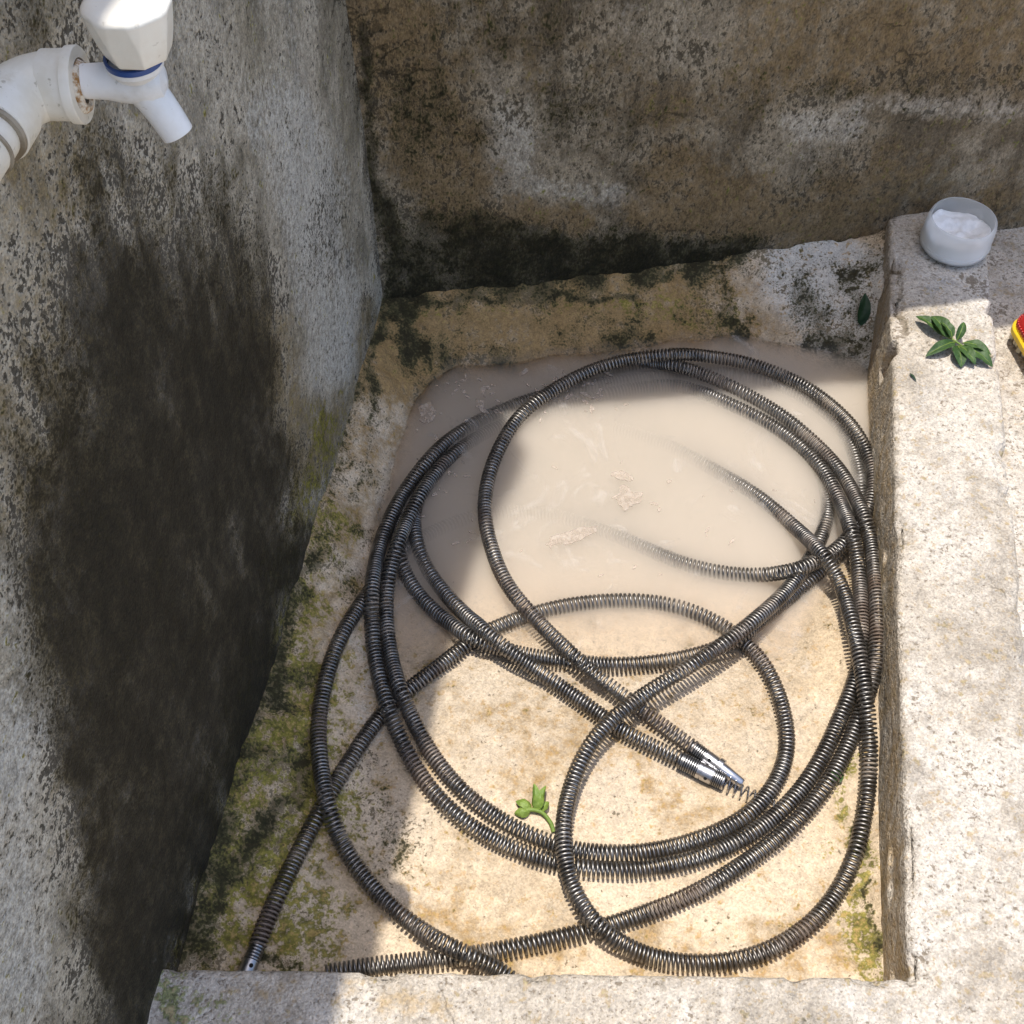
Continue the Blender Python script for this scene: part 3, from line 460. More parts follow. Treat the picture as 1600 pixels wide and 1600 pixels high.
# ---------------------------------------------------------------- spring cables
CABLES = [
"276,2496,230 192,2577,234 106,2655,240 17,2729,250 -77,2795,267 -176,2848,296 -279,2890,334 -385,2930,359 -491,2977,360 -598,3033,334 -703,3101,290 -806,3171,255 -905,3244,232 -1001,3318,217 -1092,3396,207 -1180,3478,201 -1264,3563,197 -1343,3650,195 -1419,3740,197 -1490,3831,203 -1555,3924,216 -1612,4017,237 -1660,4108,271 -1698,4197,320 -1731,4286,368 -1763,4389,387 -1798,4506,374 -1831,4630,346 -1859,4752,328 -1882,4870,321 -1899,4986,320 -1911,5100,322 -1916,5215,326 -1914,5329,329 -1907,5444,332 -1896,5560,333 -1881,5676,332 -1864,5793,329 -1843,5910,323 -1817,6029,313 -1787,6149,299 -1750,6270,280 -1709,6393,255 -1664,6517,225 -1617,6644,191 -1568,6772,153 -1516,6902,111 -1461,7033,66 -1403,7164,20 -1344,7295,-25 -1282,7424,-69 -1211,7546,-110 -1130,7656,-146 -1039,7754,-178 -940,7840,-203 -837,7916,-221 -729,7983,-235 -618,8041,-244 -504,8089,-251 -386,8127,-256 -267,8154,-260 -145,8172,-261 -22,8182,-262 100,8184,-262 223,8176,-260 345,8159,-257 465,8131,-252 583,8094,-245 699,8048,-234 812,7993,-219 922,7932,-204 1032,7870,-190 1141,7808,-175 1249,7745,-161 1356,7680,-148 1461,7613,-135 1566,7546,-123 1671,7481,-112 1778,7419,-101 1886,7362,-90 1997,7310,-81 2109,7265,-71 2224,7228,-63 2340,7197,-54 2458,7174,-46 2576,7155,-37 2691,7139,-19 2802,7120,17 2902,7091,85 2991,7050,184 3085,7037,253 3194,7074,258 3312,7146,222 3429,7230,178 3532,7304,164 3622,7373,170 3707,7455,170 3789,7547,163 3869,7646,150 3947,7753,133 4020,7866,112 4085,7983,94 4137,8098,85 4179,8213,81 4211,8330,78 4232,8449,75 4240,8570,72 4237,8691,69 4225,8812,66 4206,8931,64 4179,9046,65 4141,9156,70 4093,9262,74 4037,9367,74 3975,9469,72 3907,9571,67 3835,9668,63 3758,9762,59 3677,9852,54 3589,9936,49 3496,10012,44 3397,10081,39 3292,10139,42 3184,10186,51 3072,10225,65 2958,10257,80 2841,10281,95 2723,10297,110 2603,10306,125 2482,10311,141 2361,10313,160 2239,10306,183 2116,10285,211 1996,10263,227 1881,10261,216 1767,10261,200 1652,10252,189 1537,10237,181 1424,10217,173 1311,10190,166 1201,10157,158 1093,10117,151 988,10071,143 885,10019,136 786,9963,129 688,9902,121 593,9838,114 501,9769,107 411,9698,100 325,9623,93 241,9545,85 162,9462,78 90,9374,71 26,9280,63 -31,9181,56 -81,9079,49 -126,8973,43 -168,8864,40 -205,8750,39 -237,8633,42 -265,8513,46 -286,8391,52 -302,8267,59 -311,8143,67 -314,8018,74 -309,7893,82 -298,7769,90 -279,7647,97 -254,7525,104 -225,7405,112 -193,7286,119 -156,7168,126 -114,7053,133 -64,6940,140 -7,6833,147 57,6729,154 126,6628,162 198,6532,166 271,6436,170 345,6339,179 422,6242,193 500,6144,210 579,6047,228 660,5960,231 743,5885,214 828,5815,191 915,5743,171 1003,5671,155 1093,5600,141 1183,5527,131 1273,5452,124 1363,5374,121 1452,5296,121 1542,5218,122 1632,5140,123 1723,5064,125 1815,4987,128",
"-2238,3004,377 -2212,3118,371 -2184,3233,363 -2152,3346,354 -2116,3460,344 -2080,3573,333 -2042,3686,321 -2003,3800,309 -1964,3913,297 -1924,4027,284 -1883,4141,271 -1841,4254,257 -1797,4368,243 -1752,4481,229 -1705,4594,214 -1656,4706,199 -1605,4818,184 -1553,4930,170 -1500,5041,157 -1444,5150,144 -1386,5258,133 -1323,5362,123 -1254,5461,115 -1176,5553,109 -1091,5639,103 -1003,5720,99 -914,5801,94 -826,5883,89 -737,5965,83 -649,6048,77 -561,6133,69 -473,6217,61 -381,6298,52 -283,6370,42 -179,6434,33 -71,6491,24 38,6544,16 150,6594,8 262,6640,0 377,6681,-7 493,6716,-13 610,6746,-19 729,6770,-23 848,6789,-27 968,6803,-29 1088,6812,-31 1209,6815,-31 1329,6813,-30 1449,6805,-28 1567,6789,-25 1684,6763,-20 1799,6727,-13 1910,6682,-5 2018,6627,4 2121,6564,14 2219,6493,25 2311,6412,36 2396,6325,48 2473,6230,59 2543,6130,70 2603,6025,79 2653,5913,87 2691,5799,94 2721,5681,99 2742,5562,105 2755,5442,110 2763,5321,115 2762,5201,120 2751,5081,125 2727,4964,129 2689,4851,134 2640,4742,138 2580,4638,142 2510,4541,146 2432,4451,150 2347,4368,153 2254,4293,156 2156,4227,159 2052,4170,161 1945,4119,163 1835,4074,165 1724,4035,167 1611,4000,168 1497,3970,170 1381,3945,171 1265,3927,171 1148,3915,172 1030,3910,172 913,3911,172 795,3917,172 678,3930,171 563,3951,170 449,3982,169 338,4020,167 229,4065,166 122,4114,164 17,4168,161 -84,4228,159 -183,4293,156 -279,4362,153 -371,4436,150 -458,4516,147 -541,4600,144 -619,4689,142 -693,4782,139 -762,4878,138 -826,4977,137 -884,5078,139 -939,5180,144 -992,5279,156 -1041,5374,177 -1086,5464,212 -1128,5557,241 -1170,5675,225 -1210,5810,181 -1245,5942,146 -1275,6069,125 -1300,6192,112 -1322,6313,103 -1339,6434,98 -1352,6552,97 -1360,6667,102 -1362,6777,115 -1357,6878,141 -1348,6980,165 -1334,7090,175 -1313,7190,199 -1287,7284,229 -1261,7396,231 -1236,7532,197 -1211,7681,144 -1180,7813,116 -1145,7930,108 -1106,8037,112 -1063,8148,110 -1018,8268,91 -969,8391,66 -914,8508,47 -854,8619,32 -788,8724,20 -716,8836,-7 -640,8956,-49 -557,9072,-92 -470,9175,-124 -377,9265,-145 -280,9337,-151 -180,9404,-156 -77,9475,-170 27,9548,-188 134,9613,-203 243,9669,-210 353,9718,-213 465,9761,-211 577,9799,-208 690,9834,-204 805,9863,-199 919,9896,-193 1034,9928,-187 1148,9958,-181 1263,9985,-173 1379,10009,-164 1495,10029,-155 1612,10043,-145 1729,10052,-135 1846,10055,-126 1963,10051,-116 2079,10034,-107 2191,10002,-98 2298,9954,-89 2401,9896,-80 2501,9831,-71 2599,9764,-63 2696,9695,-55 2793,9626,-47 2888,9555,-40 2982,9481,-32 3073,9404,-25 3161,9323,-18 3244,9237,-12 3324,9146,-5 3398,9052,2 3469,8954,8 3533,8852,15 3591,8745,23 3642,8633,31 3684,8517,40 3717,8397,51 3742,8272,65 3761,8141,87 3773,8001,120 3773,7843,179 3763,7670,258 3758,7522,304 3767,7412,297 3783,7323,257 3791,7228,225 3788,7118,215 3776,6998,219 3761,6874,231 3743,6749,245 3725,6624,260 3705,6499,275 3683,6375,289 3661,6256,296 3638,6142,297 3613,6032,290 3585,5926,280 3553,5823,266 3515,5723,250 3471,5625,234 3423,5528,218 3373,5432,204 3320,5336,190 3267,5239,178 3213,5140,168 3156,5042,160 3097,4944,154 3033,4847,150 2966,4751,148 2894,4657,148 2818,4567,149 2737,4479,151 2653,4396,153 2564,4316,156 2472,4241,159 2376,4171,161 2276,4107,164 2173,4048,166 2067,3995,169 1960,3945,171 1850,3900,172 1738,3862,174 1625,3829,175 1510,3802,176 1394,3779,177 1277,3762,178 1160,3751,179 1042,3746,179 924,3747,179 806,3753,178 689,3764,178 572,3781,177 456,3804,176 341,3833,175 228,3867,174 117,3907,172 7,3952,170 -100,4003,168 -205,4060,166 -307,4122,163 -405,4189,161 -500,4262,158 -590,4341,154 -675,4425,152 -755,4514,149 -829,4608,146 -899,4706,145 -963,4806,145 -1024,4907,147 -1079,5009,154 -1130,5110,167 -1176,5206,190 -1218,5298,228 -1256,5393,256 -1296,5511,245 -1335,5644,205 -1371,5774,174 -1404,5897,158 -1431,6016,152 -1454,6132,154 -1470,6244,162 -1483,6352,180 -1492,6451,212 -1496,6541,257 -1499,6638,290 -1502,6753,294 -1503,6884,273 -1503,7030,228 -1500,7185,172 -1492,7333,129 -1477,7469,102 -1455,7596,89 -1427,7714,86 -1395,7834,81 -1360,7958,67 -1320,8084,49 -1277,8210,29 -1227,8322,28 -1171,8415,47 -1113,8511,60 -1054,8617,59 -991,8720,58 -924,8828,47 -853,8944,23 -775,9063,-12 -692,9178,-48 -603,9282,-77 -509,9372,-92 -412,9449,-97 -311,9516,-95 -208,9578,-93 -102,9635,-90 6,9688,-87 116,9739,-84 227,9784,-80 339,9829,-78 452,9873,-79 568,9916,-83 684,9962,-93 805,10010,-115 925,10057,-136 1045,10097,-149 1165,10131,-157 1285,10158,-162 1406,10181,-165 1526,10202,-167 1647,10222,-169 1767,10242,-170 1888,10260,-171 2009,10277,-172 2130,10292,-173 2251,10306,-174 2373,10316,-174 2494,10322,-172 2615,10320,-169 2735,10308,-164 2853,10284,-157 2969,10251,-150 3084,10212,-142 3197,10168,-135 3307,10115,-128 3411,10053,-122 3511,9981,-115 3605,9903,-110 3694,9819,-105 3778,9730,-100 3856,9635,-96 3926,9535,-92 3989,9430,-89 4040,9319,-86 4079,9204,-84 4105,9086,-83 4121,8965,-82 4129,8844,-81 4132,8723,-81 4131,8602,-80 4124,8482,-80 4109,8361,-79 4084,8239,-73 4048,8114,-63 4005,7991,-49 3953,7869,-35 3895,7751,-20 3832,7637,-7 3763,7528,5 3689,7428,12 3611,7339,10 3527,7262,3 3439,7189,-6 3351,7114,-13 3264,7035,-17 3175,6955,-17 3083,6874,-13 2986,6792,-3 2887,6707,14 2788,6616,39 2689,6516,75 2588,6408,124 2486,6301,176 2390,6228,181 2297,6186,147 2196,6150,117 2089,6116,101 1978,6083,91 1863,6053,86 1747,6027,84 1630,6005,83 1511,5988,83 1392,5973,83 1272,5963,83 1151,5958,84 1031,5958,84 911,5964,83 791,5975,82 671,5988,82 551,6004,81 431,6022,81 312,6042,82 193,6064,84 75,6089,89 -42,6115,99 -157,6141,115 -269,6166,144 -375,6195,181 -480,6249,187 -572,6350,141 -666,6456,87 -758,6557,48 -847,6655,19 -931,6754,-1 -1008,6855,-15 -1077,6956,-19 -1137,7054,-11 -1186,7145,15 -1225,7228,59 -1256,7323,88 -1281,7450,73 -1297,7605,21 -1301,7763,-32 -1292,7911,-72 -1271,8053,-102 -1240,8190,-129 -1201,8322,-152 -1153,8451,-175 -1093,8574,-198 -1021,8689,-221 -940,8798,-242 -857,8904,-262",
"1694,4848,133 1591,4906,131 1487,4964,129 1384,5021,126 1281,5080,124 1180,5141,121 1083,5208,119 990,5282,116 900,5360,114 809,5437,112 718,5512,111 626,5586,110 533,5659,111 440,5729,115 347,5798,124 254,5863,139 161,5921,167 70,5975,203 -20,6031,236 -109,6091,264 -196,6155,286 -280,6234,286 -361,6352,232 -455,6481,146 -541,6609,79 -622,6729,30 -701,6845,-7 -775,6959,-36 -846,7073,-58 -910,7186,-73 -967,7296,-79 -1015,7401,-71 -1054,7495,-44 -1084,7589,-12 -1107,7706,-12 -1123,7844,-38 -1126,7970,-48 -1117,8086,-42 -1099,8207,-44 -1072,8330,-52 -1035,8453,-63 -987,8573,-74 -930,8689,-85 -865,8803,-100 -793,8926,-132 -716,9057,-178 -633,9176,-213 -544,9280,-235 -451,9374,-247 -356,9461,-253 -260,9543,-255 -161,9619,-252 -62,9691,-246 39,9760,-237 141,9825,-226 244,9888,-214 347,9947,-200 451,10005,-184 556,10060,-168 661,10113,-151 766,10168,-135 876,10210,-121 989,10246,-110 1104,10277,-102 1218,10308,-94 1333,10338,-87 1449,10361,-78 1566,10373,-62 1683,10368,-39 1800,10342,-7 1914,10288,39 2024,10206,97 2139,10157,106 2262,10146,65 2379,10116,37 2492,10068,23 2600,10009,16 2705,9943,13 2808,9872,12 2907,9798,11 3005,9722,11 3100,9643,10 3192,9561,9 3280,9476,9 3364,9386,9 3443,9291,10 3516,9192,12 3586,9090,15 3653,8985,20 3716,8876,27 3774,8763,37 3825,8646,50 3868,8523,65 3901,8393,86 3924,8256,115 3937,8106,159 3939,7944,221 3941,7791,271 3952,7668,279 3968,7569,253 3977,7466,231 3973,7349,230 3962,7222,242 3946,7091,263 3925,6957,289 3903,6823,316 3879,6691,340 3856,6562,362 3833,6436,379 3810,6315,390 3789,6198,393 3768,6086,389 3745,5979,379 3720,5874,365 3692,5774,345 3661,5677,321 3626,5582,295 3585,5490,267 3540,5398,242 3492,5305,220 3443,5210,201 3392,5113,185 3339,5014,173 3282,4916,164 3222,4817,157 3157,4721,153 3086,4626,152 3011,4534,152 2932,4444,153 2851,4356,155 2766,4271,158 2677,4190,161 2586,4113,164 2491,4039,167 2394,3968,170 2296,3899,172 2197,3833,175 2096,3769,178 1994,3706,180 1891,3646,183 1787,3588,185 1681,3534,187 1573,3484,190 1464,3438,191 1353,3395,193 1241,3355,195 1129,3316,196 1017,3279,198 904,3245,199 790,3213,201 675,3183,202 561,3155,203 445,3129,204 330,3103,205 215,3079,206 99,3055,207 -17,3033,208 -133,3011,209 -249,2990,210 -365,2971,211 -482,2955,211 -599,2942,212 -716,2930,212 -834,2919,213 -951,2907,214 -1068,2894,214 -1185,2880,215 -1302,2864,215 -1418,2846,216 -1534,2826,217 -1650,2804,218",
"1277,9493,-274 1390,9442,-270 1503,9390,-265 1614,9335,-257 1725,9275,-246 1833,9210,-232 1938,9140,-216 2040,9064,-201 2137,8982,-185 2231,8896,-170 2324,8809,-155 2416,8721,-140 2508,8635,-125 2601,8551,-110 2693,8465,-96 2782,8376,-82 2867,8283,-68 2946,8185,-54 3021,8084,-40 3093,7980,-24 3161,7869,-1 3224,7747,37 3278,7610,98 3321,7454,184 3355,7288,283 3398,7157,327 3451,7063,309 3496,6969,285 3529,6864,272 3549,6747,275 3556,6616,300 3550,6472,344 3543,6332,386 3538,6200,413 3536,6076,428 3536,5958,432 3537,5846,427 3537,5733,422 3533,5617,424 3529,5504,419 3526,5397,404 3525,5294,379 3526,5196,344 3527,5100,302 3523,5000,269 3512,4895,245 3495,4787,228 3474,4678,216 3449,4567,207 3420,4457,200 3387,4346,195 3351,4236,191 3312,4126,188 3269,4018,185 3220,3911,184 3165,3807,184 3104,3706,185 3038,3607,187 2966,3513,190 2887,3424,193 2803,3340,196 2713,3262,199 2618,3192,202 2518,3128,204 2415,3071,207 2307,3023,209 2196,2982,210 2083,2949,212 1968,2924,213 1852,2908,214 1735,2900,215 1617,2899,216 1500,2905,219 1383,2920,222 1268,2943,228 1156,2976,237 1048,3019,253 944,3069,280 847,3126,318 760,3197,341 687,3291,322 625,3398,290 574,3506,276 533,3613,284 504,3716,309 485,3826,324 478,3943,319 481,4066,301 493,4192,277 512,4312,263 538,4429,258 571,4541,257 611,4651,259 656,4756,263 708,4858,270 767,4955,277 834,5047,283 908,5134,290 988,5215,296 1074,5291,301 1163,5363,307 1255,5432,312 1348,5498,316 1444,5562,320 1540,5624,323 1638,5686,327 1735,5748,329 1831,5812,331 1927,5877,333 2022,5943,335 2116,6010,336 2209,6078,337 2301,6148,338 2392,6220,340 2484,6299,331 2580,6392,302 2677,6491,264 2773,6592,228 2867,6694,194 2957,6797,164 3041,6899,143 3121,7001,127 3198,7110,104 3277,7232,67 3354,7360,27 3423,7480,1 3488,7597,-17 3547,7716,-34 3599,7839,-51 3642,7965,-68 3675,8095,-84 3700,8227,-102 3714,8360,-119 3719,8494,-136 3711,8627,-153 3690,8759,-171 3656,8887,-188 3607,9010,-206 3547,9125,-223 3475,9233,-237 3396,9333,-249 3311,9426,-258 3223,9514,-264 3130,9597,-267 3035,9676,-269 2937,9750,-270 2835,9819,-269 2730,9881,-268 2621,9937,-265 2510,9988,-260 2398,10036,-254"]
RAD, WIRE, PITCH = .0086, .00128, .0043
def read_line(t): return np.array([[int(v) for v in p.split(',')] for p in t.split(' ')], float)/10000
def arclen(P): return np.r_[0, np.cumsum(np.linalg.norm(np.diff(P, axis=0), axis=1))]
def coil(line, rad=RAD, wire=WIRE, pitch=PITCH, per=13, sides=6, seed=0, taper=None):
    s0 = arclen(line); L = s0[-1]; ds = pitch/per; S = np.arange(0, L, ds)
    Q = np.stack([np.interp(S, s0, line[:, k]) for k in range(3)], 1)
    ker = np.hanning(61); ker /= ker.sum()
    for k in range(3): Q[:, k] = np.convolve(np.r_[2*Q[0, k]-Q[30:0:-1, k], Q[:, k], 2*Q[-1, k]-Q[-2:-32:-1, k]], ker, 'valid')
    T = np.gradient(Q, axis=0); T /= np.linalg.norm(T, axis=1)[:, None]
    up = np.array([0, 0, 1.0]); U = np.cross(up, T); U /= np.linalg.norm(U, axis=1)[:, None]; Vv = np.cross(T, U)
    rate = 1/(pitch*(1+.34*fbm(S*7, seed, 0, 4, seed)+.34*fbm(S*55, seed, 2, 2, seed))); ph = 2*np.pi*np.cumsum(rate*ds)
    rr = rad-wire if taper is None else np.interp(S/L, *taper)-wire
    rr = rr*(1+.03*fbm(S*40, seed+3, 0, 2, seed))
    C_ = Q+(rr*np.cos(ph))[:, None]*U+(rr*np.sin(ph))[:, None]*Vv
    t = np.gradient(C_, axis=0); t /= np.linalg.norm(t, axis=1)[:, None]
    rad_dir = np.cos(ph)[:, None]*U+np.sin(ph)[:, None]*Vv; b = np.cross(t, rad_dir); b /= np.linalg.norm(b, axis=1)[:, None]; a = np.cross(b, t)
    th = np.arange(sides)*2*np.pi/sides
    Vt = (C_[:, None]+wire*(np.cos(th)[None, :, None]*a[:, None]+np.sin(th)[None, :, None]*b[:, None])).reshape(-1, 3)
    return Vt, grid_faces(len(C_), sides, True)
def ridged(t0, t1, r, n, amp=.0006):
    out = []
    for i in range(n):
        a = t0+(t1-t0)*i/n; b = t0+(t1-t0)*(i+1)/n
        out += [(a, r-amp), (a+(b-a)*.3, r+amp), (a+(b-a)*.7, r+amp)]
    return out+[(t1, r-amp)]
lines = [read_line(t) for t in CABLES]
labels = ['dark spring cable ending in the slim tapered silver tip, its loop leaning over the water',
          'longest dark spring cable, its dark-mouthed end sleeve lying at the mossy near left corner',
          'dark spring cable ending in the thick silver sleeve with a thin stretched spring beyond it',
          'dark spring cable making the big free loop near the right front corner, no fitting showing']
cables = []
for k, ln in enumerate(lines):
    e = empty('spring_cable', tuple(ln[len(ln)//2]*np.array([1, 1, 0]))); tag(e, labels[k], 'spring cable', 'steel spring cables coiled in the basin'); cables.append(e)
    mesh('coil', *coil(ln, seed=5+k), M['steel'], e)
def hole_disc_at(parent, p, d, side, t, r, rh):
    d, u, v = frame_of(d); side = np.array(side, float); side -= d*np.dot(side, d); side /= np.linalg.norm(side)
    V, F = lathe([(-.003, rh), (.00035, rh), (.0004, 0.0001)], np.array(p)+d*t+side*r, side, 14); mesh('pin_hole_disc', V, F, M['hole_shade'], parent)  # dark disc on the metal, the shade of a drilled hole painted on
# end of the first cable: ridged shank, collar with a dark hole disc, flange, tapered tip
e, ln = cables[0], lines[0]; p = ln[-1]; d = ln[-1]-ln[-5]; d /= np.linalg.norm(d)
V, F = lathe([(-.004, .0005), (-.004, .0062)]+ridged(-.003, .013, .0072, 7), p, d); mesh('threaded_shank', V, F, M['zincdark'], e)
V, F = lathe([(.013, .0060), (.0131, .0078), (.026, .0078), (.0262, .0066), (.0272, .0066), (.0274, .0092), (.0325, .0092), (.0328, .0050)], p, d); mesh('collar', V, F, M['zinc'], e)
V, F = lathe([(.0326, .0001), (.0327, .0066), (.056, .0046), (.0572, .0036), (.0573, .0001)], p, d); mesh('tapered_tip', V, F, M['zinc'], e)
hole_disc_at(e, p, d, (-.25, -.5, 1), .0195, .0078, .0019)
# start of the second cable: ridged shank and open sleeve with a dark hole disc
e, ln = cables[1], lines[1]; p = ln[0]; d = ln[0]-ln[4]; d /= np.linalg.norm(d)
V, F = lathe([(-.004, .0005), (-.004, .0058)]+ridged(-.003, .0135, .0068, 6), p, d); mesh('threaded_shank', V, F, M['zincdark'], e)
V, F = lathe([(.0135, .0055), (.0137, .0076), (.0295, .0078), (.0300, .0072), (.0298, .0060)], p, d); mesh('sleeve', V, F, M['zincmid'], e)
V, F = lathe([(.0299, .0060), (.016, .0058), (.0159, .0001)], p, d); mesh('bore', V, F, M['hole_shade'], e)  # inside of the sleeve, its shade put into the black colour
hole_disc_at(e, p, d, (.35, -.5, 1), .0190, .0076, .0019)
# start of the third cable: shank, slotted sleeve, second shank, thin stretched spring
e, ln = cables[2], lines[2]; p = ln[0]; d = ln[0]-ln[4]; d[2] = 0; d /= np.linalg.norm(d)
V, F = lathe([(-.004, .0005), (-.004, .0068)]+ridged(-.003, .0155, .0082, 8), p, d); mesh('threaded_shank', V, F, M['zincdark'], e)
V, F = lathe([(.0155, .0065), (.0157, .0090), (.0195, .0090), (.0197, .0083), (.0203, .0083), (.0205, .0090), (.0315, .0090), (.0317, .0072)], p, d); mesh('sleeve', V, F, M['zinc'], e)
V, F = lathe(ridged(.0315, .043, .0080, 6)+[(.0432, .0001)], p, d); mesh('threaded_stub', V, F, M['zincdark'], e)
hole_disc_at(e, p, d, (-.2, -1, .55), .026, .0090, .0017)
tl = np.array([p+d*.041+np.array([0, 0, .0]), p+d*.055+np.array([.002, -.001, -.001]), p+d*.072+np.array([.004, -.001, -.002]), p+d*.095+np.array([.006, -.002, -.003])])
V, F = coil(catmull(tl, 12), rad=.0075, wire=.0009, pitch=.0062, per=18, seed=31, taper=([0, .25, 1], [.0085, .0078, .0068])); mesh('tail_spring', V, F, M['zinc'], e)

# ---------------------------------------------------------------- tap on the left wall
TX, TY, TZ = -.1717, .478, .7785
tap = empty('water_tap', (TX, TY, TZ)); tag(tap, 'white plastic tap with cream knob and blue ring on the left wall', 'tap')
ex, ez = -.2247, .7765; wd = np.array([-.148, -.989, 0])
pipe_pts = [np.array([ex, TY, ez])+wd*t for t in np.linspace(.022, .62, 14)]
V, F = tube(pipe_pts, .0128, 28); mesh('supply_pipe', V, F, M['pvc'], tap)
# elbow: swept quarter turn from the pipe to the tap
ctr = np.array([ex, TY, ez]); arcp = [ctr+wd*t for t in np.linspace(.030, .016, 4)]
for a in np.linspace(0, math.pi/2, 12)[1:-1]:
    k = .015; arcp.append(ctr+wd*k*(1-math.sin(a))+np.array([1, 0, 0])*k*(1-math.cos(a)))
arcp += [ctr+np.array([t, 0, 0]) for t in np.linspace(.016, .021, 3)]
V, F = tube(arcp, .0150, 32); elbow = mesh('elbow', V, F, M['pvc'], tap)
def ringtube(p, d, prof, name, mat, parent, n=36):
    V, F = lathe(prof, p, d, n); return mesh(name, V, F, mat, parent)
ringtube(ctr, (1, 0, 0), [(.010, .0148), (.0105, .0158), (.0215, .0160), (.022, .0172), (.0262, .0174), (.0268, .0170), (.0268, .0120), (.018, .0115)], 'socket_rim', M['pvc'], tap)
ringtube(ctr+wd*.0, wd, [(.020, .0150), (.0205, .0158), (.0345, .0160), (.0350, .0154), (.0350, .0126)], 'socket_rim', M['pvc'], tap)
ringtube(ctr, wd, [(.0350, .0124), (.0352, .0152), (.0372, .0150), (.0374, .0124)], 'gasket_ring', M['rubber'], tap)
ringtube(ctr, wd, [(.0465, .0126), (.0467, .0140), (.0482, .0140), (.0484, .0126)], 'gasket_ring', M['rubber'], tap)
sv = []
V, F = lathe([(.0235, .0118), (.0262, .0118), (.0285, .0104), (.0290, .0085), (.0275, .0075)], ctr, (1, 0, 0), 40, lambda t, r, th: r*(1+.07*np.sin(3*th+1)+.05*np.sin(7*th)+.10*np.exp(-((np.mod(th, 2*np.pi)-4.4)/.6)**2)))
mesh('lime_seal', V, F, M['seal'], tap)
# body: inlet barrel, swollen middle under the bonnet, spout
V, F = lathe([(0, .0076), (.020, .0078), (.028, .0082), (.036, .0096), (.043, .0104), (.050, .0098), (.0545, .0070), (.056, .0002)], (ex+.0105, TY, TZ), (1, 0, 0), 36)
mesh('body', V, F, M['tapwhite'], tap)
sp = catmull([(TX-.002, TY, TZ+.002), (TX+.004, TY-.001, TZ-.006), (TX+.009, TY-.003, TZ-.0145), (TX+.0135, TY-.005, TZ-.0245)], 6)
V, F = tube(sp, np.linspace(.0090, .0078, len(sp)), 30, caps=False); mesh('spout', V, F, M['tapwhite'], tap)
dsp = sp[-1]-sp[-3]; V, F = lathe([(-.0002, .0078), (.0004, .0076), (.0003, .0062), (-.012, .0060), (-.0121, .0001)], sp[-1], dsp, 30); mesh('spout_mouth', V, F, M['tapwhite'], tap)
V, F = lathe([(.004, .0100), (.0075, .0120), (.0080, .0128), (.0102, .0130), (.0106, .0122)], (TX+.001, TY, TZ), (0, 0, 1), 40); mesh('bonnet', V, F, M['tapwhite'], tap)
V, F = lathe([(.0103, .0118), (.0104, .0130), (.0128, .0132), (.0130, .0118)], (TX+.001, TY, TZ), (0, 0, 1), 40); mesh('blue_ring', V, F, M['blue'], tap)
def knob_r(t, r, th):
    h = np.clip((t-.0130)/.025, 0, 1.1); k = np.mod(th-.34, np.pi/4)-np.pi/8
    return np.minimum(r, r*(.895+.08*h)/np.cos(k)) if h < 1.08 else np.full_like(th, r)
kp = [(.0138, .0115), (.0139, .0136), (.0144, .0144)]+[(.0146+.0228*t, .0147+.0050*t**.7) for t in np.linspace(.02, 1, 40)]+[(.0385, .0193), (.0392, .0185), (.0400, .0165), (.0404, .0140), (.0403, .008), (.0402, .0001)]
V, F = lathe(kp, (TX+.0045, TY, TZ), (0, 0, 1), 160, knob_r); mesh('knob', V, F, M['knob'], tap)

# ---------------------------------------------------------------- cup of soap on the kerb
cupo = empty('plastic_cup', (.5515, 1.1358, .102)); tag(cupo, 'frosted clear plastic cup half full of white soap, standing on the kerb by the wall', 'cup')
cp = [(0, .0002), (.0, .035), (.0015, .0390), (.005, .0418), (.0115, .0424), (.0122, .0432), (.0132, .0424), (.026, .0424), (.038, .0420), (.0425, .0408), (.0445, .0392), (.0452, .0384), (.0446, .0376), (.042, .0390), (.036, .0402), (.012, .0404), (.004, .0395), (.003, .0002)]
V, F = lathe(cp, (.5515, 1.1358, .1025), (0, 0, 1), 64, lambda t, r, th: r*(1+.012*np.sin(4*th+.6)*min(t/.03, 1))); mesh('cup_wall', V, F, M['frost'], cupo)
th = np.linspace(0, 2*np.pi, 49)[:-1]; Vs = []
for rr in np.linspace(.0003, .0392, 18):
    xx, yy = rr*np.cos(th), rr*np.sin(th)
    zz = .021+.016*fbm(xx*60+5, yy*60, 1, 4, 71)+.004*(rr/.04)**2-.007*np.exp(-((xx+.004)/.020)**2-((yy-.008)/.006)**2)
    Vs.append(np.stack([xx+.5515, yy+1.1358, zz+.1025], 1))
Vs.append(np.stack([.0392*np.cos(th)+.5515, .0392*np.sin(th)+1.1358, np.full(48, .1065)], 1))
mesh('soap', np.concatenate(Vs), grid_faces(19, 48, True), M['soap'], cupo)

# ---------------------------------------------------------------- leaves
def leaf_mesh(base, tip, width, curl=.2, arch=.006, roll=0.0, n=11, m=7):
    base, tip = np.array(base, float), np.array(tip, float); ax = tip-base; L = np.linalg.norm(ax); ax /= L
    sd = np.cross((0, 0, 1), ax); sd /= np.linalg.norm(sd); upv = np.cross(ax, sd)
    sd, upv = sd*math.cos(roll)+upv*math.sin(roll), upv*math.cos(roll)-sd*math.sin(roll)
    V = []
    for i in range(n):
        t = i/(n-1); w = width/2*(math.sin(math.pi*t**.8)**.75*.97+.03) if t < 1 else width*.015
        for k in range(m):
            q = -1+2*k/(m-1)
            V.append(base+ax*L*t+sd*q*w+upv*(arch*math.sin(math.pi*t)*1.0+curl*abs(q)**1.5*w+.10*w*math.sin(8*t+4*q)+.07*w*math.sin(17*t-5*q+base[0]*900)))
    return np.array(V), grid_faces(n, m)
def thick(VF, t=.00022):
    V, F = VF; n, m = 11, 7
    return slab(V.reshape(n, m, 3), (0, 0, -t))
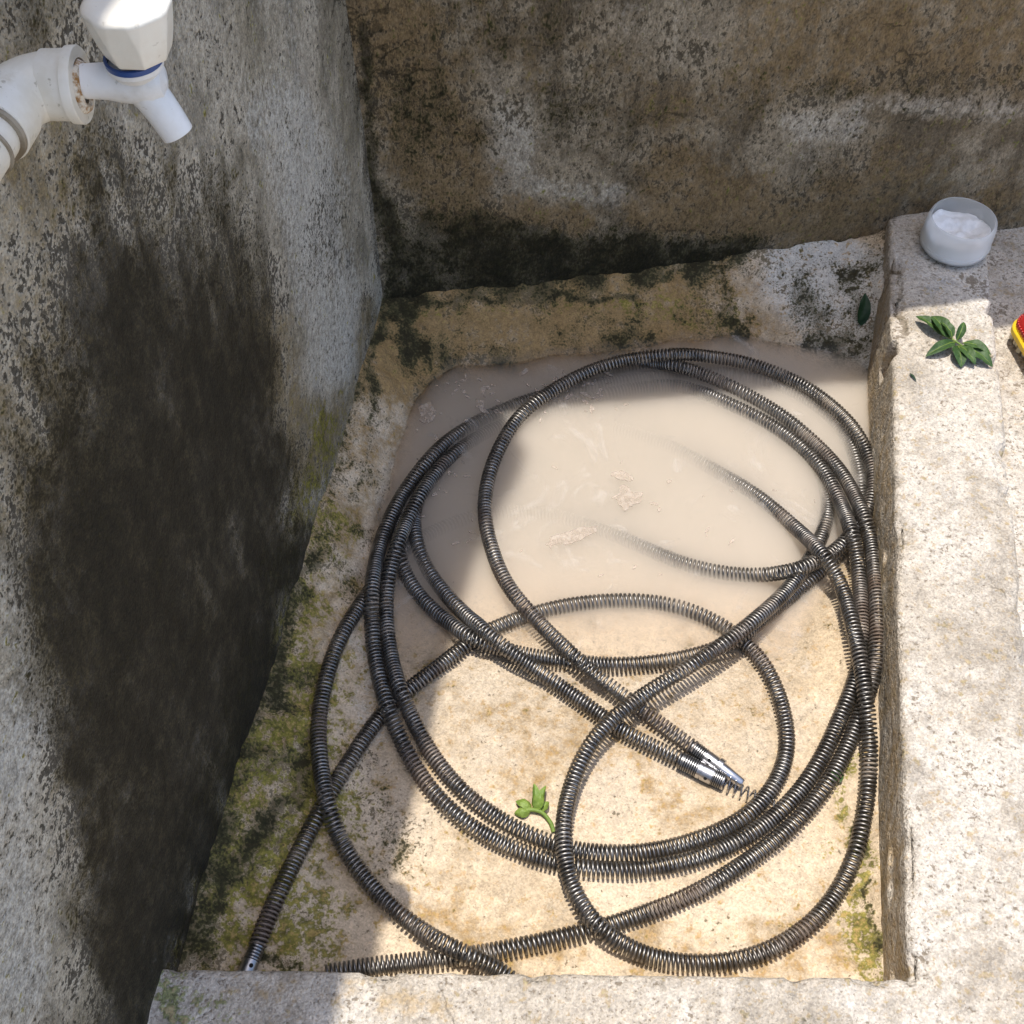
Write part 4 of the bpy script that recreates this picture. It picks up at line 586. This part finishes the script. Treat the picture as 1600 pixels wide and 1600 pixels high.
sc = np.array([.5178, .9691, .106])
sprig = empty('leaf_sprig', tuple(sc)); tag(sprig, 'fresh green leafy sprig lying in the sun on top of the kerb', 'leaf sprig')
for lb, lt, w, cu, ar, ro in [((0.5050, 0.9785, 0.1050), (0.4787, 1.0091, 0.1060), 0.017, 0.3, 0.004, 0.1), ((0.5106, 0.9724, 0.1070), (0.4949, 1.0050, 0.1100), 0.018, 0.35, 0.005, -0.1), ((0.5130, 0.9714, 0.1080), (0.5026, 0.9925, 0.1130), 0.013, 0.4, 0.004, 0.1), ((0.5179, 0.9683, 0.1070), (0.5270, 0.9875, 0.1180), 0.01, 0.5, 0.005, 0.1), ((0.5155, 0.9662, 0.1060), (0.4780, 0.9466, 0.1030), 0.014, 0.3, 0.006, -0.1), ((0.5173, 0.9610, 0.1060), (0.5156, 0.9295, 0.1030), 0.018, 0.3, 0.006, 0.1), ((0.5212, 0.9601, 0.1070), (0.5519, 0.9305, 0.1030), 0.02, 0.22, 0.006, 0.05), ((0.5236, 0.9642, 0.1070), (0.5530, 0.9458, 0.1060), 0.015, 0.25, 0.005, -0.1), ((0.5183, 0.9581, 0.1080), (0.5306, 0.9298, 0.1070), 0.014, 0.3, 0.005, 0.1)]:
    g_ = leaf_mesh(lb, lt, w, cu, ar, ro); V, F = thick(g_); lf = mesh('leaf', V, F, M['leaf'], sprig)
    V, F = tube(g_[0].reshape(11, 7, 3)[:10, 3]+np.array([0, 0, .00025]), np.linspace(.0006, .0002, 10), 6); mesh('midrib', V, F, M['sprout'], lf)
V, F = tube(catmull([(0.5030, 0.9816, 0.1040), (0.5123, 0.9724, 0.1060), (0.5207, 0.9631, 0.1060), (0.5272, 0.9578, 0.1030)], 5), np.linspace(.0010, .0013, 16), 8); mesh('stem', V, F, M['sprout'], sprig)

def single(name, label, base, tip, w, mat, cu=.2, ar=.003, ro=0.0):
    V, F = thick(leaf_mesh(base, tip, w, cu, ar, ro)); o = mesh(name, V, F, mat); tag(o, label, 'leaf'); return o
single('fallen_leaf', 'single dark green oval leaf stuck on the grey cement slope beside the kerb', (0.4433, 1.0722, 0.0269), (0.4478, 1.1027, 0.0542), .017, M['leafdark'], .25, .003, .2)
single('fallen_leaf', 'tiny curled leaf scrap on the kerb below the leafy sprig', (0.4548, 0.9215, 0.1020), (0.4603, 0.9087, 0.1020), .0028, M['leafdark'], .5, .001)
single('fallen_leaf', 'small bright green leaf peeping out under the cables near the right kerb', (0.3139, 0.4654, 0.0088), (0.3247, 0.4747, 0.0119), .013, M['leaf'], .3, .003)

sprt = empty('green_sprout', (0.0235, 0.4352, 0.0088)); tag(sprt, 'pale green broken sprout with crumpled leaves on the sunny basin floor', 'sprout')
o = np.array(sprt.location); K = .74
V, F = tube(catmull([o+np.array(q)*K for q in ((.022, -.028, .001), (.018, -.016, .003), (.008, -.004, .005), (-.004, .0, .006), (-.014, .0, .005))], 7), np.r_[np.linspace(.0021, .0020, 15), np.linspace(.0020, .0024, 14)], 12); mesh('stem', V, F, M['sprout'], sprt)
for b, t, w, cu, ar, ro in [((-.004, .002, .005), (-.003, .034, .012), .013, .6, .004, .5), ((.006, .0, .005), (.013, .032, .010), .012, .6, .004, -.5), ((0, .0, .006), (.006, .020, .016), .014, .5, .003, .1),
                            ((-.006, .002, .006), (-.027, .012, .006), .015, -.5, .006, .3), ((-.008, -.002, .005), (-.029, -.004, .004), .014, -.6, .006, -.3), ((.008, -.002, .004), (.016, .012, .004), .013, .5, .003, -.3)]:
    V, F = thick(leaf_mesh(o+np.array(b)*K, o+np.array(t)*K, w*K, cu, ar*K, ro)); mesh('leaf', V, F, M['sprout'], sprt)

# ---------------------------------------------------------------- scrubbing brush beyond the kerb
bx, by, bz = .647, .978, .058
br = empty('scrubbing_brush', (bx, by, bz)); tag(br, 'red and yellow plastic scrubbing brush lying at the right edge beyond the kerb', 'brush')
def rrect(hx, hy, r, n=10):
    out = []
    for sx, sy, a0 in ((1, 1, 0), (-1, 1, 90), (-1, -1, 180), (1, -1, 270)):
        for a in np.linspace(0, 90, n): out.append((sx*(hx-r)+r*math.cos(math.radians(a0+a)), sy*(hy-r)+r*math.sin(math.radians(a0+a))))
    return np.array(out)
rot = math.radians(9)
def stack_rr(levels):
    V = []; n = None
    for z, hx, hy, r in levels:
        q = rrect(hx, hy, r); q = q@np.array([[math.cos(rot), math.sin(rot)], [-math.sin(rot), math.cos(rot)]]); n = len(q)
        V.append(np.c_[q[:, 0]+bx, q[:, 1]+by, np.full(n, bz+z)])
    F = [tuple(f) for f in grid_faces(len(levels), n, True)]+[tuple(range(n))[::-1], tuple((len(levels)-1)*n+i for i in range(n))]
    return np.concatenate(V), F
V, F = stack_rr([(.016, .036, .056, .020), (.0165, .0385, .0585, .022), (.023, .0385, .0585, .022), (.0245, .037, .057, .021), (.0245, .0355, .0555, .020), (.028, .0348, .0548, .0195)]); mesh('brush_base', V, F, M['yellow'], br)
V, F = stack_rr([(.0275, .0345, .0545, .019), (.034, .034, .054, .019), (.042, .031, .050, .018), (.047, .024, .040, .015)]); grip = mesh('grip', V, F, M['red'], br)
q = rrect(.0350, .0550, .0195, 9); q = q@np.array([[math.cos(rot), math.sin(rot)], [-math.sin(rot), math.cos(rot)]]); ks = []
qq = np.vstack([q, q[:1]]); sl = np.r_[0, np.cumsum(np.linalg.norm(np.diff(qq, axis=0), axis=1))]
for s_ in np.arange(0, sl[-1], .0042):
    c = np.array([np.interp(s_, sl, qq[:, 0])+bx, np.interp(s_, sl, qq[:, 1])+by])
    ks.append(lathe([(0, .0002), (0, .0014), (.0055, .0014), (.0062, .0002)], (*c, bz+.0275), (0, 0, 1), 6))
V, F = merge(*ks); mesh('grip_ribs', V, F, M['red'], br)
rng = np.random.default_rng(4); bs = []
for ix in np.linspace(-.028, .028, 8):
    for iy in np.linspace(-.048, .048, 13):
        c = np.array([ix*math.cos(rot)-iy*math.sin(rot)+bx, ix*math.sin(rot)+iy*math.cos(rot)+by, bz+.017])
        bs.append(lathe([(0, .0022), (.0175, .0034)], c, (rng.uniform(-.15, .15), rng.uniform(-.15, .15), -1), 6))
V, F = merge(*bs); mesh('bristles', V, F, M['bristle'], br)

# ---------------------------------------------------------------- scum on the water
rng = np.random.default_rng(12)
def flake(cx_, cy_, lx, ly, ang, seed, z=.0007, n=42):
    th = np.arange(n)*2*np.pi/n; r = 1+1.5*fbm(np.cos(th)*1.6+seed, np.sin(th)*1.6, seed, 4, seed)
    px, py = lx*r*np.cos(th), ly*r*np.sin(th); c, s_ = math.cos(ang), math.sin(ang)
    ox, oy = cx_+px*c-py*s_, cy_+px*s_+py*c
    top = np.c_[ox, oy, np.full(n, z)]; inn = np.c_[cx_+(ox-cx_)*.6, cy_+(oy-cy_)*.6, z+.0001+.0004*fbm(ox*300, oy*300, 0, 3, seed)]
    bot = np.c_[ox, oy, np.full(n, -.0006)]
    V = np.concatenate([bot, top, inn, [[cx_, cy_, z+.0002]]])
    F = [tuple(f) for f in grid_faces(3, n, True)]+[(2*n+i, 2*n+(i+1) % n, 3*n) for i in range(n)]
    return V, F
for (a, b, lx, ly, an, sd_, lab) in [(.134, .818, .017, .015, .2, 3, 'pink round scum flake floating mid water'),
        (.130, .853, .013, .006, -.5, 9, 'thin pale scum wisp just beyond the pink flake'),
        (.070, .766, .026, .008, .35, 14, 'long pale scum flake where the sunken cable surfaces'),
        (-.106, .950, .010, .016, .1, 22, 'small pinkish scum flake stuck at the far left water edge')]:
    V, F = flake(a, b, lx, ly, an, sd_, .0003); tag(mesh('scum_flake', V, F, M['scum']), lab, 'scum', 'scum flakes on the water')
sp_ = []
spots = [(.06+.05*rng.standard_normal(), .985+.018*rng.standard_normal()) for _ in range(36)]+[(-.06+.03*rng.standard_normal(), .99+.02*rng.standard_normal()) for _ in range(22)]+[(rng.uniform(-.09, .36), rng.uniform(.70, 1.0)) for _ in range(36)]+[(-.09+.02*rng.standard_normal(), .86+.04*rng.standard_normal()) for _ in range(22)]
for k, (a, b) in enumerate(spots):
    L_ = rng.uniform(.0008, .0030)*(1.6 if k < 58 else 1); sp_.append(flake(a, b, L_*rng.uniform(1, 2.4), L_*.7, rng.uniform(0, 3), 40+k, .0004, 14))
V, F = merge(*sp_); tag(mesh('scum_specks', V, F, M['scum']), kind='stuff', label='scattered tiny pale scum specks on the murky water')
